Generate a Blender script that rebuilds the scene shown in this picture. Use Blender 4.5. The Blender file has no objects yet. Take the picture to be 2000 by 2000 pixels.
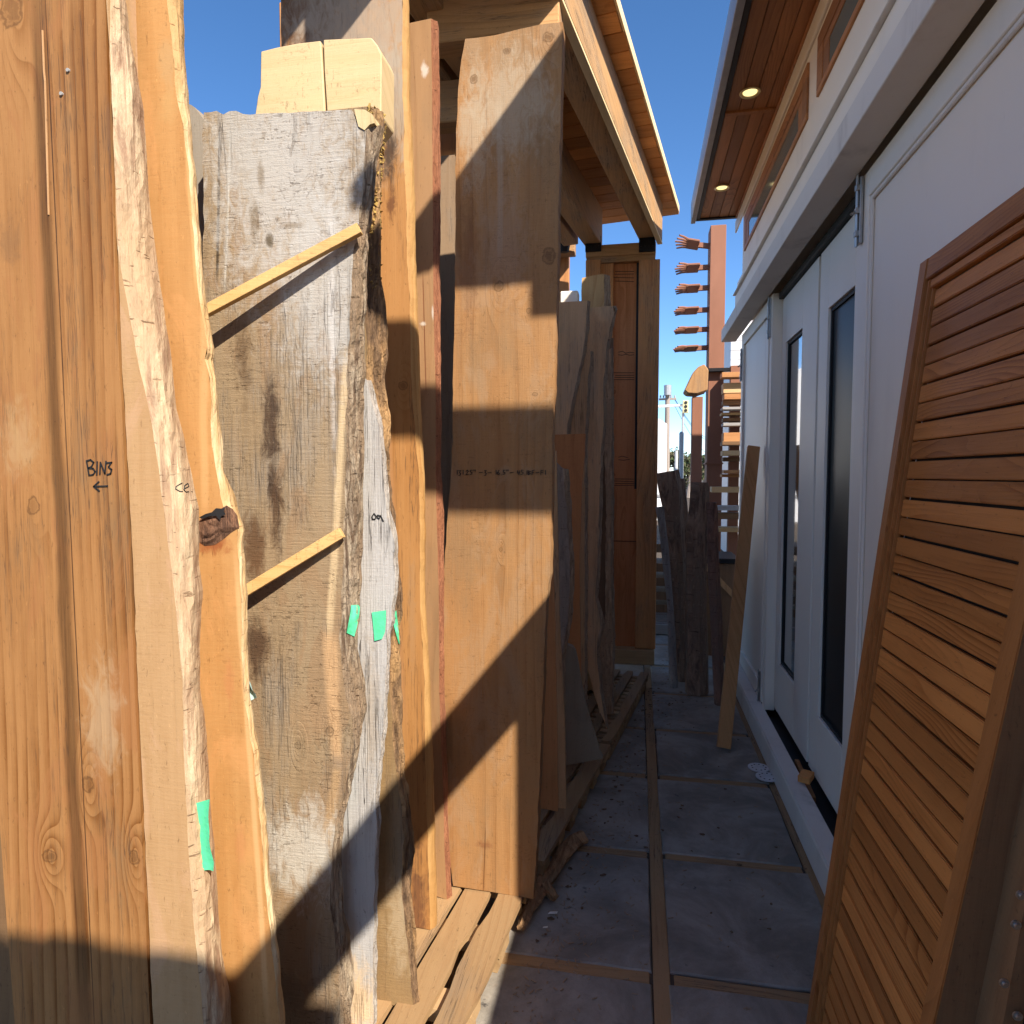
import bpy, bmesh, math, random
from mathutils import Vector, Matrix, noise as mn
random.seed(7)
SC = bpy.context.scene
COL = SC.collection
# ------------------------------------------------------------------ camera, sky, sun, exposure
F_PX, PITCH, EYE = 1300.0, math.atan(73/1300), 1.75
YAW = math.atan(247/math.hypot(1300, 73))
cam_d = bpy.data.cameras.new('camera'); cam = bpy.data.objects.new('camera', cam_d); COL.objects.link(cam)
cam.location = (0, 0, EYE); cam.rotation_euler = (math.pi/2-PITCH, 0, YAW)
cam_d.sensor_width = 36; cam_d.lens = 36*F_PX/2000; cam_d.clip_start = .02; cam_d.clip_end = 2000
SC.camera = cam
SUN_TO = Vector((.9, -1.0, 1.1)).normalized()
SUN_EL = math.asin(SUN_TO.z); SUN_AZ = math.atan2(SUN_TO.x, SUN_TO.y)
world = bpy.data.worlds.new('World'); SC.world = world; world.use_nodes = True
wn = world.node_tree; wn.nodes.clear()
sky = wn.nodes.new('ShaderNodeTexSky'); sky.sky_type = 'NISHITA'; sky.sun_disc = False
sky.sun_elevation = SUN_EL; sky.sun_rotation = SUN_AZ
sky.altitude = 3000; sky.air_density = .8; sky.dust_density = 4; sky.ozone_density = .4
wb = wn.nodes.new('ShaderNodeBackground'); wb.inputs[1].default_value = .078
wo = wn.nodes.new('ShaderNodeOutputWorld')
hs = wn.nodes.new('ShaderNodeHueSaturation'); hs.inputs['Saturation'].default_value = 1.24; hs.inputs['Value'].default_value = 1.0
wn.links.new(sky.outputs[0], hs.inputs['Color']); wn.links.new(hs.outputs[0], wb.inputs[0]); wn.links.new(wb.outputs[0], wo.inputs[0])
sun_d = bpy.data.lights.new('sun', 'SUN'); sun_d.energy = 2.7; sun_d.angle = math.radians(.55); sun_d.color = (1, .90, .78)
sun = bpy.data.objects.new('sun', sun_d); COL.objects.link(sun)
sun.rotation_euler = SUN_TO.to_track_quat('Z', 'Y').to_euler(); sun.location = (6, -6, 9)
SC.view_settings.view_transform = 'Standard'; SC.view_settings.look = 'None'; SC.view_settings.gamma = 1
SC.cycles.diffuse_bounces = 8; SC.cycles.max_bounces = 12
SC.view_settings.exposure = 1.88; SC.view_settings.use_curve_mapping = False

# ------------------------------------------------------------------ measuring helpers
FW = Vector((-math.sin(YAW)*math.cos(PITCH), math.cos(YAW)*math.cos(PITCH), -math.sin(PITCH)))
RT = Vector((math.cos(YAW), math.sin(YAW), 0)); UP = RT.cross(FW); CAM = Vector((0, 0, EYE))
def ray(x, y): return FW*F_PX+RT*(x-1000)-UP*(y-1000)
def at_y(x, y, Y): d = ray(x, y); return CAM+d*(Y/d.y)
def at_z(x, y, z=0): d = ray(x, y); return CAM+d*((z-EYE)/d.z)
def at_x(x, y, X): d = ray(x, y); return CAM+d*(X/d.x)
RACK = Vector((.164, .9865, 0))           # long direction of the timber rack
RACKN = Vector((.9865, -.164, 0))

# ------------------------------------------------------------------ materials
class M:
    def __init__(s, name):
        s.mat = bpy.data.materials.new(name); s.mat.use_nodes = True
        s.nt = s.mat.node_tree; s.nt.nodes.clear()
        s.out = s.nt.nodes.new('ShaderNodeOutputMaterial'); s.b = s.nt.nodes.new('ShaderNodeBsdfPrincipled')
        s.nt.links.new(s.b.outputs[0], s.out.inputs[0])
    def n(s, t): return s.nt.nodes.new(t)
    def put(s, sock, v):
        if isinstance(v, bpy.types.NodeSocket): s.nt.links.new(v, sock)
        elif v is not None:
            try: sock.default_value = v
            except Exception: sock.default_value = tuple(v)+(1,)
    def m(s, op, a, b=0.0, clamp=False):
        q = s.n('ShaderNodeMath'); q.operation = op; q.use_clamp = clamp
        s.put(q.inputs[0], a); s.put(q.inputs[1], b); return q.outputs[0]
    def vec(s, x, y, z):
        q = s.n('ShaderNodeCombineXYZ'); s.put(q.inputs[0], x); s.put(q.inputs[1], y); s.put(q.inputs[2], z); return q.outputs[0]
    def noise(s, v, sc=1., det=3., ro=.55, dist=0.):
        q = s.n('ShaderNodeTexNoise'); s.put(q.inputs['Vector'], v); q.inputs['Scale'].default_value = sc
        q.inputs['Detail'].default_value = det; q.inputs['Roughness'].default_value = ro; q.inputs['Distortion'].default_value = dist
        return q.outputs[0]
    def vor(s, v, sc=1., feat='F1'):
        q = s.n('ShaderNodeTexVoronoi'); s.put(q.inputs['Vector'], v); q.inputs['Scale'].default_value = sc; q.feature = feat
        return q.outputs[0]
    def mix(s, f, a, b, mode='MIX'):
        q = s.n('ShaderNodeMix'); q.data_type = 'RGBA'; q.blend_type = mode; q.clamp_factor = True
        s.put(q.inputs[0], f); s.put(q.inputs[6], a); s.put(q.inputs[7], b); return q.outputs[2]
    def ss(s, v, lo, hi):
        q = s.n('ShaderNodeMapRange'); q.interpolation_type = 'SMOOTHSTEP'
        s.put(q.inputs[0], v); q.inputs[1].default_value = lo; q.inputs[2].default_value = hi; return q.outputs[0]
    def obj(s):
        tc = s.n('ShaderNodeTexCoord'); sp = s.n('ShaderNodeSeparateXYZ'); s.nt.links.new(tc.outputs['Object'], sp.inputs[0]); return sp.outputs
    def rnd(s): return s.n('ShaderNodeObjectInfo').outputs['Random']
    def bump(s, h, st=.3, dist=.01):
        q = s.n('ShaderNodeBump'); s.put(q.inputs['Height'], h); q.inputs['Strength'].default_value = st; q.inputs['Distance'].default_value = dist
        s.nt.links.new(q.outputs[0], s.b.inputs['Normal'])
    def fin(s, col, rough=.7, metal=0., spec=.3):
        s.put(s.b.inputs['Base Color'], col); s.put(s.b.inputs['Roughness'], rough)
        s.b.inputs['Metallic'].default_value = metal; s.b.inputs['Specular IOR Level'].default_value = spec
        return s.mat

SUNLIT = {'old growth fir plank': .74, 'pale cedar face': .74, 'orange fresh sawn wood': .72, 'weathered oak face': .76, 'silver weathered oak': .8, 'brown live slab': .8,
       'pale end block': .85, 'charred reclaimed plank': .72, 'sapwood arris': .72, 'brown redwood plank': .72, 'measured fir plank': .74, 'pallet board': .8, 'fresh break': .8}   # sunlit woods darkened in colour so exposure can rise
def wood(name, a, b, grey=None, ga=0., axis='Z', freq=45., warp=5., ring=.5, fib=.4, saw=.25, spots=(), stripes=(), knots=(),
         rough=.72, bump=.25, vary=0., crack=0., cat=.45, sc=2.2, glo=.45, stain=None, ticks=0.):
    """a light wood, b late wood, grey weathering colour; (u,w) = across, along the grain, in object metres"""
    sat = lambda c: [max(.008, sum(c)/3+(x-sum(c)/3)*1.24) for x in c]
    a, b, grey = sat(a), sat(b), sat(grey) if grey else None
    OM = SUNLIT.get(name, 1.)*.80
    if name in SUNLIT: a, b, grey = [x*OM for x in a], [x*OM for x in b], [x*OM for x in grey] if grey else None
    k = M(name); o = k.obj(); r = k.rnd()
    u, w, t = {'Z': (o[0], o[2], o[1]), 'Y': (o[0], o[1], o[2]), 'X': (o[1], o[0], o[2]), 'XZ': (o[2], o[0], o[1])}[axis]
    U = k.m('ADD', u, k.m('MULTIPLY', t, .8)); R = k.m('MULTIPLY', r, 31.)
    wob = k.noise(k.vec(k.m('MULTIPLY', U, sc), k.m('MULTIPLY', w, cat), R), 1, 2, .5)
    val = k.m('ADD', k.m('MULTIPLY', U, freq*.55), k.m('MULTIPLY', wob, warp*2.6))
    kc = None
    for (ku, kw, kr) in knots:
        du = k.m('DIVIDE', k.m('SUBTRACT', u, ku), kr); dw = k.m('DIVIDE', k.m('SUBTRACT', w, kw), kr*(.6+.7*abs(math.sin(ku*97+kw*31))))
        d2 = k.m('ADD', k.m('MULTIPLY', du, du), k.m('MULTIPLY', dw, dw))
        dl = k.m('ADD', k.m('MULTIPLY', du, du), k.m('MULTIPLY', k.m('MULTIPLY', dw, dw), .18))
        val = k.m('ADD', val, k.m('MULTIPLY', k.m('EXPONENT', k.m('MULTIPLY', dl, -.35)), 3.5))
        d2n = k.m('ADD', d2, k.m('MULTIPLY', k.m('SUBTRACT', k.noise(k.vec(k.m('MULTIPLY', u, 45), k.m('MULTIPLY', w, 45), kw*7.), 1, 4, .6), .5), 2.2))
        core = k.ss(d2n, .55, .2); rim = k.m('MULTIPLY', k.ss(d2n, 1.25, .8), k.ss(d2n, .35, .7))
        kk = k.m('ADD', k.m('MULTIPLY', core, .2+.35*abs(math.sin(kw*53+ku*11))), k.m('MULTIPLY', rim, .55))
        kc = kk if kc is None else k.m('MAXIMUM', kc, kk)
    fr = k.m('FRACT', val); ln = k.m('MULTIPLY', k.m('POWER', fr, 2.2), k.ss(fr, 1., .93))
    fi = k.noise(k.vec(k.m('MULTIPLY', U, 260.), k.m('MULTIPLY', w, 6.), R), 1, 4, .65)
    f2 = k.noise(k.vec(k.m('MULTIPLY', U, 28.), k.m('MULTIPLY', w, 1.3), R), 1, 5, .65)
    bl = k.noise(k.vec(k.m('MULTIPLY', U, 5.), k.m('MULTIPLY', w, 1.6), k.m('ADD', R, 5.)), 1, 6, .62)
    sw = k.noise(k.vec(k.m('MULTIPLY', U, 8.), k.m('MULTIPLY', w, 150.), k.m('MULTIPLY', bl, 14.)), 1, 5, .7)
    rm = k.noise(k.vec(k.m('MULTIPLY', U, 3.5), k.m('MULTIPLY', w, .9), k.m('ADD', R, 11.)), 1, 3, .6)
    ln = k.m('MULTIPLY', ln, k.m('ADD', .2, k.m('MULTIPLY', k.ss(rm, .42, .62), 1.15)))
    f = k.m('ADD', k.m('MULTIPLY', ln, ring), k.m('MULTIPLY', k.m('SUBTRACT', fi, .5), fib*1.6))
    f = k.m('ADD', f, k.m('MULTIPLY', k.m('SUBTRACT', sw, .5), saw*1.6))
    f = k.m('ADD', f, k.m('MULTIPLY', k.m('SUBTRACT', f2, .43), 1.5))
    f = k.m('ADD', f, k.m('MULTIPLY', k.m('SUBTRACT', bl, .5), 1.3), True)
    c = k.mix(f, a, b)
    sp_ = k.noise(k.vec(k.m('MULTIPLY', U, 130.), k.m('MULTIPLY', w, 38.), k.m('ADD', R, 2.)), 1, 4, .7, .6)
    c = k.mix(k.m('MULTIPLY', k.ss(sp_, .60, .72), .55), c, [x*.35 for x in b])
    c = k.mix(k.m('MULTIPLY', k.ss(sp_, .36, .27), .5), c, [min(.8, x*1.5) for x in a])
    if grey:
        g = k.ss(k.m('ADD', bl, k.m('MULTIPLY', k.m('SUBTRACT', fi, .5), .25)), glo, glo+.25)
        gc = k.mix(k.m('ADD', k.m('MULTIPLY', fi, .5), k.m('MULTIPLY', sw, saw)), [x*.62 for x in grey], [min(1, x*1.35) for x in grey])
        c = k.mix(k.m('MULTIPLY', g, ga), c, gc)
    if stain:
        s1 = k.noise(k.vec(k.m('MULTIPLY', U, 7.), k.m('MULTIPLY', w, 2.6), k.m('ADD', R, 21.)), 1, 8, .68, 1.2)
        c = k.mix(k.m('MULTIPLY', k.ss(s1, .50, .62), stain[1]), c, stain[0])
    for (u0, w0, u1, w1, wd, cl, st) in stripes:
        sl = (u1-u0)/(w1-w0) if w1 != w0 else 0
        ux = k.m('SUBTRACT', u, k.m('ADD', k.m('MULTIPLY', k.m('SUBTRACT', w, w0), sl), u0))
        ux = k.m('ADD', ux, k.m('MULTIPLY', k.m('SUBTRACT', k.noise(k.vec(k.m('MULTIPLY', U, 12), k.m('MULTIPLY', w, 2.5), 2.), 1, 3), .5), wd*1.1))
        mk = k.ss(k.m('ABSOLUTE', ux), wd, wd*.25)
        mk = k.m('MULTIPLY', mk, k.m('ADD', .55, k.m('MULTIPLY', fi, .8)))
        wl, wh_ = min(w0, w1), max(w0, w1); ft = (wh_-wl)*.08
        mk = k.m('MULTIPLY', mk, k.m('MULTIPLY', k.ss(w, wl-ft, wl+ft), k.ss(w, wh_+ft, wh_-ft)))
        tgt = k.mix(1., c, [min(1, x*2.4) for x in cl], 'MULTIPLY') if max(cl) < .3 else cl
        c = k.mix(k.m('MULTIPLY', mk, st), c, tgt)
    for (u0, w0, ru, rw, cl, st) in spots:
        du = k.m('DIVIDE', k.m('SUBTRACT', u, u0), ru); dw = k.m('DIVIDE', k.m('SUBTRACT', w, w0), rw)
        d2 = k.m('SQRT', k.m('ADD', k.m('MULTIPLY', du, du), k.m('MULTIPLY', dw, dw)))
        nz = k.noise(k.vec(k.m('MULTIPLY', U, 30), k.m('MULTIPLY', w, 15), u0*9.), 1, 7, .72, .8)
        mk = k.ss(k.m('ADD', d2, k.m('MULTIPLY', k.m('SUBTRACT', nz, .5), 2.6)), 1.15, .2)
        tgt = k.mix(.8, cl, k.mix(1., c, [min(1, x*2.4) for x in cl], 'MULTIPLY')) if max(cl) < .3 else k.mix(.25, cl, c)
        c = k.mix(k.m('MULTIPLY', mk, st), c, tgt)
    if kc is not None:
        c = k.mix(kc, c, [x*.33 for x in b])
    hb = k.m('ADD', k.m('MULTIPLY', ln, -.45), k.m('ADD', k.m('MULTIPLY', fi, .7 if saw < .4 else .2), k.m('MULTIPLY', sw, saw*2.2)))
    if ticks:
        tn = k.noise(k.vec(k.m('MULTIPLY', U, 22.), k.m('MULTIPLY', w, 130.), k.m('ADD', R, k.m('MULTIPLY', bl, 20.))), 1, 3, .6)
        tg = k.noise(k.vec(k.m('MULTIPLY', U, 9.), k.m('MULTIPLY', w, 5.), k.m('ADD', R, 40.)), 1, 4, .6)
        tm = k.m('MULTIPLY', k.ss(tn, .60, .66), k.ss(tg, .42, .58))
        c = k.mix(k.m('MULTIPLY', tm, ticks), c, k.mix(1., c, (.22, .17, .13), 'MULTIPLY')); hb = k.m('SUBTRACT', hb, k.m('MULTIPLY', tm, ticks))
        wn_ = k.noise(k.vec(k.m('MULTIPLY', U, 11.), k.m('MULTIPLY', w, 6.), k.m('ADD', R, 60.)), 1, 5, .6, 1.5)
        wm = k.m('MULTIPLY', k.ss(k.m('ABSOLUTE', k.m('SUBTRACT', wn_, .5)), .012, .003), k.ss(tg, .48, .6))
        c = k.mix(k.m('MULTIPLY', wm, ticks*.8), c, k.mix(1., c, (.25, .18, .12), 'MULTIPLY'))
    if crack:
        cn = k.noise(k.vec(k.m('MULTIPLY', U, 45.), k.m('MULTIPLY', w, 1.1), R), 1, 4, .7, .4)
        cm = k.ss(k.m('ABSOLUTE', k.m('SUBTRACT', cn, .5)), .018, .004)
        cm = k.m('MULTIPLY', cm, k.ss(bl, .45, .6))
        c = k.mix(k.m('MULTIPLY', cm, crack), c, (.03, .02, .015)); hb = k.m('SUBTRACT', hb, k.m('MULTIPLY', cm, 1.5))
    if vary:
        c = k.mix(vary, c, k.mix(r, (.45, .38, .32), (1.5, 1.45, 1.4)), 'MULTIPLY')
    k.bump(hb, bump, .004)
    return k.fin(c, rough)

def bark(name, cols, axis='Z', sc=1., bump=.8, horiz=False):
    k = M(name); o = k.obj()
    u = k.m('ADD', o[0], k.m('MULTIPLY', o[1], 1.1)); w = o[2]
    if axis == 'Y': u = k.m('ADD', o[0], o[2]); w = o[1]
    n1 = k.noise(k.vec(k.m('MULTIPLY', u, 55*sc), k.m('MULTIPLY', w, 9*sc), 0.), 1, 7, .72, .6)
    n2 = k.noise(k.vec(k.m('MULTIPLY', u, 14*sc), k.m('MULTIPLY', w, 4*sc), 4.), 1, 4, .6)
    n3 = k.noise(k.vec(k.m('MULTIPLY', u, 120*sc), k.m('MULTIPLY', w, 45*sc), 1.), 1, 4, .7)
    c = k.mix(k.ss(n1, .38, .62), cols[0], cols[1])
    c = k.mix(k.ss(n2, .42, .62), c, cols[2])
    c = k.mix(k.m('MULTIPLY', k.ss(n3, .56, .7), .6), c, cols[3])
    tk = k.noise(k.vec(k.m('MULTIPLY', u, 26*sc), k.m('MULTIPLY', w, 150*sc), 7.), 1, 3, .6)
    tmk = k.m('MULTIPLY', k.ss(tk, .62, .68), k.ss(n2, .40, .55))
    c = k.mix(k.m('MULTIPLY', tmk, .75), c, k.mix(1., c, (.3, .22, .16), 'MULTIPLY'))
    fb = k.noise(k.vec(k.m('MULTIPLY', u, 240*sc), k.m('MULTIPLY', w, 14*sc), 2.), 1, 4, .7)
    c = k.mix(k.m('MULTIPLY', k.ss(fb, .55, .7), .45), c, k.mix(1., c, (.45, .38, .3), 'MULTIPLY'))
    k.bump(k.m('SUBTRACT', k.m('ADD', k.m('MULTIPLY', n1, 1.2), k.m('ADD', k.m('MULTIPLY', n3, .5), k.m('MULTIPLY', fb, .7))), tmk), bump, .012)
    return k.fin(c, .85)

def paint(name, col, rough=.5, dirt=.12, grime=(.25, .2, .16), spec=.4, sc=1.):
    k = M(name); o = k.obj()
    n1 = k.noise(k.vec(k.m('MULTIPLY', o[0], 3*sc), k.m('MULTIPLY', o[1], 3*sc), k.m('MULTIPLY', o[2], .8*sc)), 1, 6, .65)
    n2 = k.noise(k.vec(k.m('MULTIPLY', o[0], 40*sc), k.m('MULTIPLY', o[1], 40*sc), k.m('MULTIPLY', o[2], 10*sc)), 1, 5, .7)
    c = k.mix(k.m('MULTIPLY', k.ss(n1, .5, .8), dirt*2), col, grime)
    c = k.mix(k.m('MULTIPLY', k.ss(n2, .67, .75), dirt*3), c, grime)
    k.bump(n2, .12, .003)
    return k.fin(c, k.m('ADD', rough, k.m('MULTIPLY', n1, .15)), 0, spec)

def plain(name, col, rough=.5, metal=0., spec=.4):
    k = M(name); o = k.obj(); v = k.vec(o[0], o[1], o[2])
    n = k.noise(v, 14, 5, .6)
    c = k.mix(n, [x*.75 for x in col], [min(1, x*1.2) for x in col])
    k.bump(k.noise(v, 90, 3), .1, .002)
    return k.fin(c, rough, metal, spec)

# ------------------------------------------------------------------ object helpers
def mesh_obj(name, verts, faces, mats, parent=None, loc=(0, 0, 0), fm=None, smooth=False, kind=None):
    me = bpy.data.meshes.new(name); loc = Vector(loc)
    me.from_pydata([tuple(Vector(v)-loc) for v in verts], [], faces)
    if not isinstance(mats, (list, tuple)): mats = [mats]
    for m in mats: me.materials.append(m)
    if fm: me.polygons.foreach_set('material_index', fm)
    if smooth: me.polygons.foreach_set('use_smooth', [True]*len(me.polygons))
    me.update(); o = bpy.data.objects.new(name, me); COL.objects.link(o)
    if parent is not None:
        o.parent = parent; o.location = loc-Vector(parent['origin']) if 'origin' in parent else loc-parent.location
    else: o.location = loc
    if kind: o['kind'] = kind
    return o
def thing(name, label, cat, loc=(0, 0, 0), group=None):
    o = bpy.data.objects.new(name, None); COL.objects.link(o); o.location = loc; o.empty_display_size = .1
    o['label'] = label; o['category'] = cat
    if group: o['group'] = group
    return o
def tag(o, label, cat, group=None):
    o['label'] = label; o['category'] = cat
    if group: o['group'] = group
    return o
CUBEF = [(0, 3, 2, 1), (4, 5, 6, 7), (0, 1, 5, 4), (1, 2, 6, 5), (2, 3, 7, 6), (3, 0, 4, 7)]
class G:
    """collects shapes for ONE mesh"""
    def __init__(s): s.v = []; s.f = []; s.mi = []
    def add(s, v, f, mi=0):
        n = len(s.v); s.v += [Vector(q) for q in v]; s.f += [tuple(i+n for i in q) for q in f]; s.mi += [mi]*len(f); return s
    def hexa(s, p, mi=0): return s.add(p, CUBEF, mi)     # p: bottom 4, top 4
    def box(s, x0, x1, y0, y1, z0, z1, mi=0, bev=0.):
        if bev:
            bm = bmesh.new(); bmesh.ops.create_cube(bm, size=1)
            for q in bm.verts: q.co = Vector(((x0+x1)/2+q.co.x*(x1-x0), (y0+y1)/2+q.co.y*(y1-y0), (z0+z1)/2+q.co.z*(z1-z0)))
            bmesh.ops.bevel(bm, geom=bm.edges[:], offset=bev, segments=1, affect='EDGES'); bm.normal_update()
            bm.verts.index_update(); s.add([q.co.copy() for q in bm.verts], [[q.index for q in f.verts] for f in bm.faces], mi); bm.free(); return s
        return s.hexa([(x0, y0, z0), (x1, y0, z0), (x1, y1, z0), (x0, y1, z0), (x0, y0, z1), (x1, y0, z1), (x1, y1, z1), (x0, y1, z1)], mi)
    def beam(s, a, b, w, h, up=(0, 0, 1), mi=0, bev=0.):  # bar from a to b, w across, h along up
        a, b = Vector(a), Vector(b); d = (b-a); L = d.length; d.normalize(); up = Vector(up); sx = d.cross(up).normalized(); uz = sx.cross(d).normalized()
        n0 = len(s.v); s.box(-w/2, w/2, 0, L, -h/2, h/2, mi, bev)
        for i in range(n0, len(s.v)): q = s.v[i]; s.v[i] = a+sx*q.x+d*q.y+uz*q.z
        return s
    def tube(s, pts, rad, n=10, mi=0, rough=0., seed=0, cap=True, oval=1.):
        pts = [Vector(p) for p in pts]; rad = rad if isinstance(rad, (list, tuple)) else [rad]*len(pts); b0 = len(s.v)
        for i, p in enumerate(pts):
            d = (pts[min(i+1, len(pts)-1)]-pts[max(i-1, 0)]).normalized(); h = Vector((0, 0, 1)) if abs(d.z) < .8 else Vector((0, 1, 0))
            x = d.cross(h).normalized(); y = x.cross(d)
            for k in range(n):
                an = 2*math.pi*k/n; q = p+(x*math.cos(an)+y*math.sin(an)*oval)*rad[i]
                if rough: q += (x*math.cos(an)+y*math.sin(an))*rad[i]*rough*(mn.noise(Vector((math.cos(an)*1.7, math.sin(an)*1.7, p.length*5))+Vector((seed, seed, 0)))+.5*mn.noise(Vector((math.cos(an)*5, math.sin(an)*5, p.length*16+seed))))
                s.v.append(q)
        f = [(b0+i*n+k, b0+i*n+(k+1) % n, b0+(i+1)*n+(k+1) % n, b0+(i+1)*n+k) for i in range(len(pts)-1) for k in range(n)]
        if cap: f += [tuple(b0+k for k in range(n))[::-1], tuple(b0+(len(pts)-1)*n+k for k in range(n))]
        s.f += f; s.mi += [mi]*len(f); return s
    def obj(s, name, mats, parent=None, loc=(0, 0, 0), smooth=False, kind=None):
        o = mesh_obj(name, s.v, s.f, mats, None, loc, s.mi, smooth, kind)
        if parent is not None: o.parent = parent; o.location = Vector(loc)-wloc(parent)
        return o
def wloc(o):
    p = Vector(o.location)
    while o.parent: o = o.parent; p += Vector(o.location)
    return p

def interp(pl, z):          # pl sorted by z: [(z, x)]
    if z <= pl[0][0]:
        a, b = pl[0], pl[1]
    elif z >= pl[-1][0]:
        a, b = pl[-2], pl[-1]
    else:
        for i in range(len(pl)-1):
            if pl[i][0] <= z <= pl[i+1][0]: a, b = pl[i], pl[i+1]; break
    t = (z-a[0])/(b[0]-a[0]) if b[0] != a[0] else 0
    return a[1]+(b[1]-a[1])*t
def poly_y(pts, Y): return sorted((at_y(x, y, Y).z, at_y(x, y, Y).x) for x, y in pts)

def slab(name, label, cat, Y, th, L, R, mat, top=None, bot=None, ztop=None, zbot=.12, RB=None, LB=None, edge=None, group=None,
         rows=90, cols=8, jag=.002, wob=.0, edge_amp=.006, edge_name='live_edge', lean=0., topjag=0., ledge=None, K=8):
    """an upright slab: front face in the plane y=Y, traced left and right edges, real thickness th, optional waney edge RB"""
    l = poly_y(L, Y); r = poly_y(R, Y)
    tp = sorted((at_y(x, y, Y).x, at_y(x, y, Y).z) for x, y in top) if top else None
    bt = sorted((at_y(x, y, Y).x, at_y(x, y, Y).z) for x, y in bot) if bot else None
    zt = ztop if ztop is not None else max(q[1] for q in tp)
    zb = zbot
    xm = (interp(l, (zt+zb)/2)+interp(r, (zt+zb)/2))/2; org = Vector((xm, Y, zb))
    rb = poly_y(RB, Y+th) if RB else None; lb = poly_y(LB, Y+th) if LB else None
    sd = random.random()*50
    def ed(pl, z, s): return interp(pl, z)+jag*mn.noise(Vector((s+sd, z*22, 0)))+wob*mn.noise(Vector((s+sd+9, z*4, 0)))
    def P(u, v, back=False):
        z0 = zb+(zt-zb)*v; xl, xr = ed(l, z0, 0), ed(r, z0, 5)
        if back:
            if rb: xr = max(ed(rb, z0, 11), xr-.02)
            if lb: xl = min(ed(lb, z0, 17), xl+.02)
        x = xl+(xr-xl)*u
        zt_ = interp(tp, x) if tp else zt
        zt_ = min(zt_, zt+.03)+topjag*mn.noise(Vector((x*60+sd, 3, 0)))
        zb_ = interp(bt, x) if bt else zb
        z = zb_+(zt_-zb_)*v
        return Vector((x, Y+(th if back else 0)+lean*(z-zb), z))
    root = thing(name, label, cat, org, group) if (RB or LB) else None
    g = G(); nr, nc = rows, cols
    for b in (False, True):
        for j in range(nr+1):
            for i in range(nc+1): g.v.append(P(i/nc, j/nr, b))
    S = (nr+1)*(nc+1); I = lambda b, i, j: (S if b else 0)+j*(nc+1)+i
    for j in range(nr):
        for i in range(nc):
            g.f.append((I(0, i, j), I(0, i+1, j), I(0, i+1, j+1), I(0, i, j+1))); g.f.append((I(1, i+1, j), I(1, i, j), I(1, i, j+1), I(1, i+1, j+1)))
        if not LB: g.f.append((I(1, 0, j), I(0, 0, j), I(0, 0, j+1), I(1, 0, j+1)))
        if not RB: g.f.append((I(0, nc, j), I(1, nc, j), I(1, nc, j+1), I(0, nc, j+1)))
    for i in range(nc):
        g.f.append((I(0, i, nr), I(0, i+1, nr), I(1, i+1, nr), I(1, i, nr))); g.f.append((I(1, i, 0), I(1, i+1, 0), I(0, i+1, 0), I(0, i, 0)))
    g.mi = [0]*len(g.f)
    if root: o = g.obj('sawn_face', mat, root, org)
    else: o = tag(g.obj(name, mat, None, org), label, cat, group)
    for side, on in (('R', RB), ('L', LB)):
        if not on: continue
        e = G(); nr2 = rows*2; sg = 1 if side == 'R' else -1; uu = 1 if side == 'R' else 0
        for j in range(nr2+1):
            v = j/nr2; a, b = P(uu, v, 0), P(uu, v, 1)
            for k in range(K+1):
                t = k/K; q = a.lerp(b, t); bul = math.sin(math.pi*t)*th*.22
                am = math.sin(math.pi*t)**.5*edge_amp if 0 < k < K else 0
                nn = .8*mn.noise(Vector((t*3+sd, q.z*6, 1)))+.9*mn.noise(Vector((t*9+sd, q.z*14, 2)))+.45*mn.noise(Vector((t*22, q.z*34+sd, 2)))+.25*mn.noise(Vector((t*30, q.z*110+sd, 2)))
                q += Vector((sg*1, -.6, 0))*(bul+am*nn); e.v.append(q)
        for j in range(nr2):
            for k in range(K):
                q = (j*(K+1)+k, j*(K+1)+k+1, (j+1)*(K+1)+k+1, (j+1)*(K+1)+k)
                e.f.append(q if side == 'R' else q[::-1])
        for j, fl in ((0, 1), (nr2, 0)):
            q = [j*(K+1)+k for k in range(K+1)]; e.f.append(tuple(q[::-1] if (fl if side == 'R' else not fl) else q))
        e.mi = [0]*len(e.f)
        e.obj(edge_name, edge if side == 'R' or ledge is None else ledge, root, org, smooth=False)
    return root or o

def loc_uv(o, x, y, Y):     # pixel -> (u,w) in a slab's own coordinates
    p = at_y(x, y, Y); return p.x, p.z

# strokes for hand lettering
def strokes(name, mat, parent, lines, Y, w=.003, off=.0022, th=.0012):
    g = G()
    for ln in lines:
        p = [at_y(x, y, Y) for x, y in ln]
        for a, b in zip(p, p[1:]):
            d = b-a
            if d.length < 1e-5: continue
            d.normalize(); n = Vector((-d.z, 0, d.x))*w/2; a2 = a-d*w*.35; b2 = b+d*w*.35; f = Vector((0, -off, 0)); bk = Vector((0, th-off, 0))
            g.hexa([a2-n+f, a2+n+f, a2+n+bk, a2-n+bk, b2-n+f, b2+n+f, b2+n+bk, b2-n+bk])
    return g.obj(name, mat, parent, wloc(parent))

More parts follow.
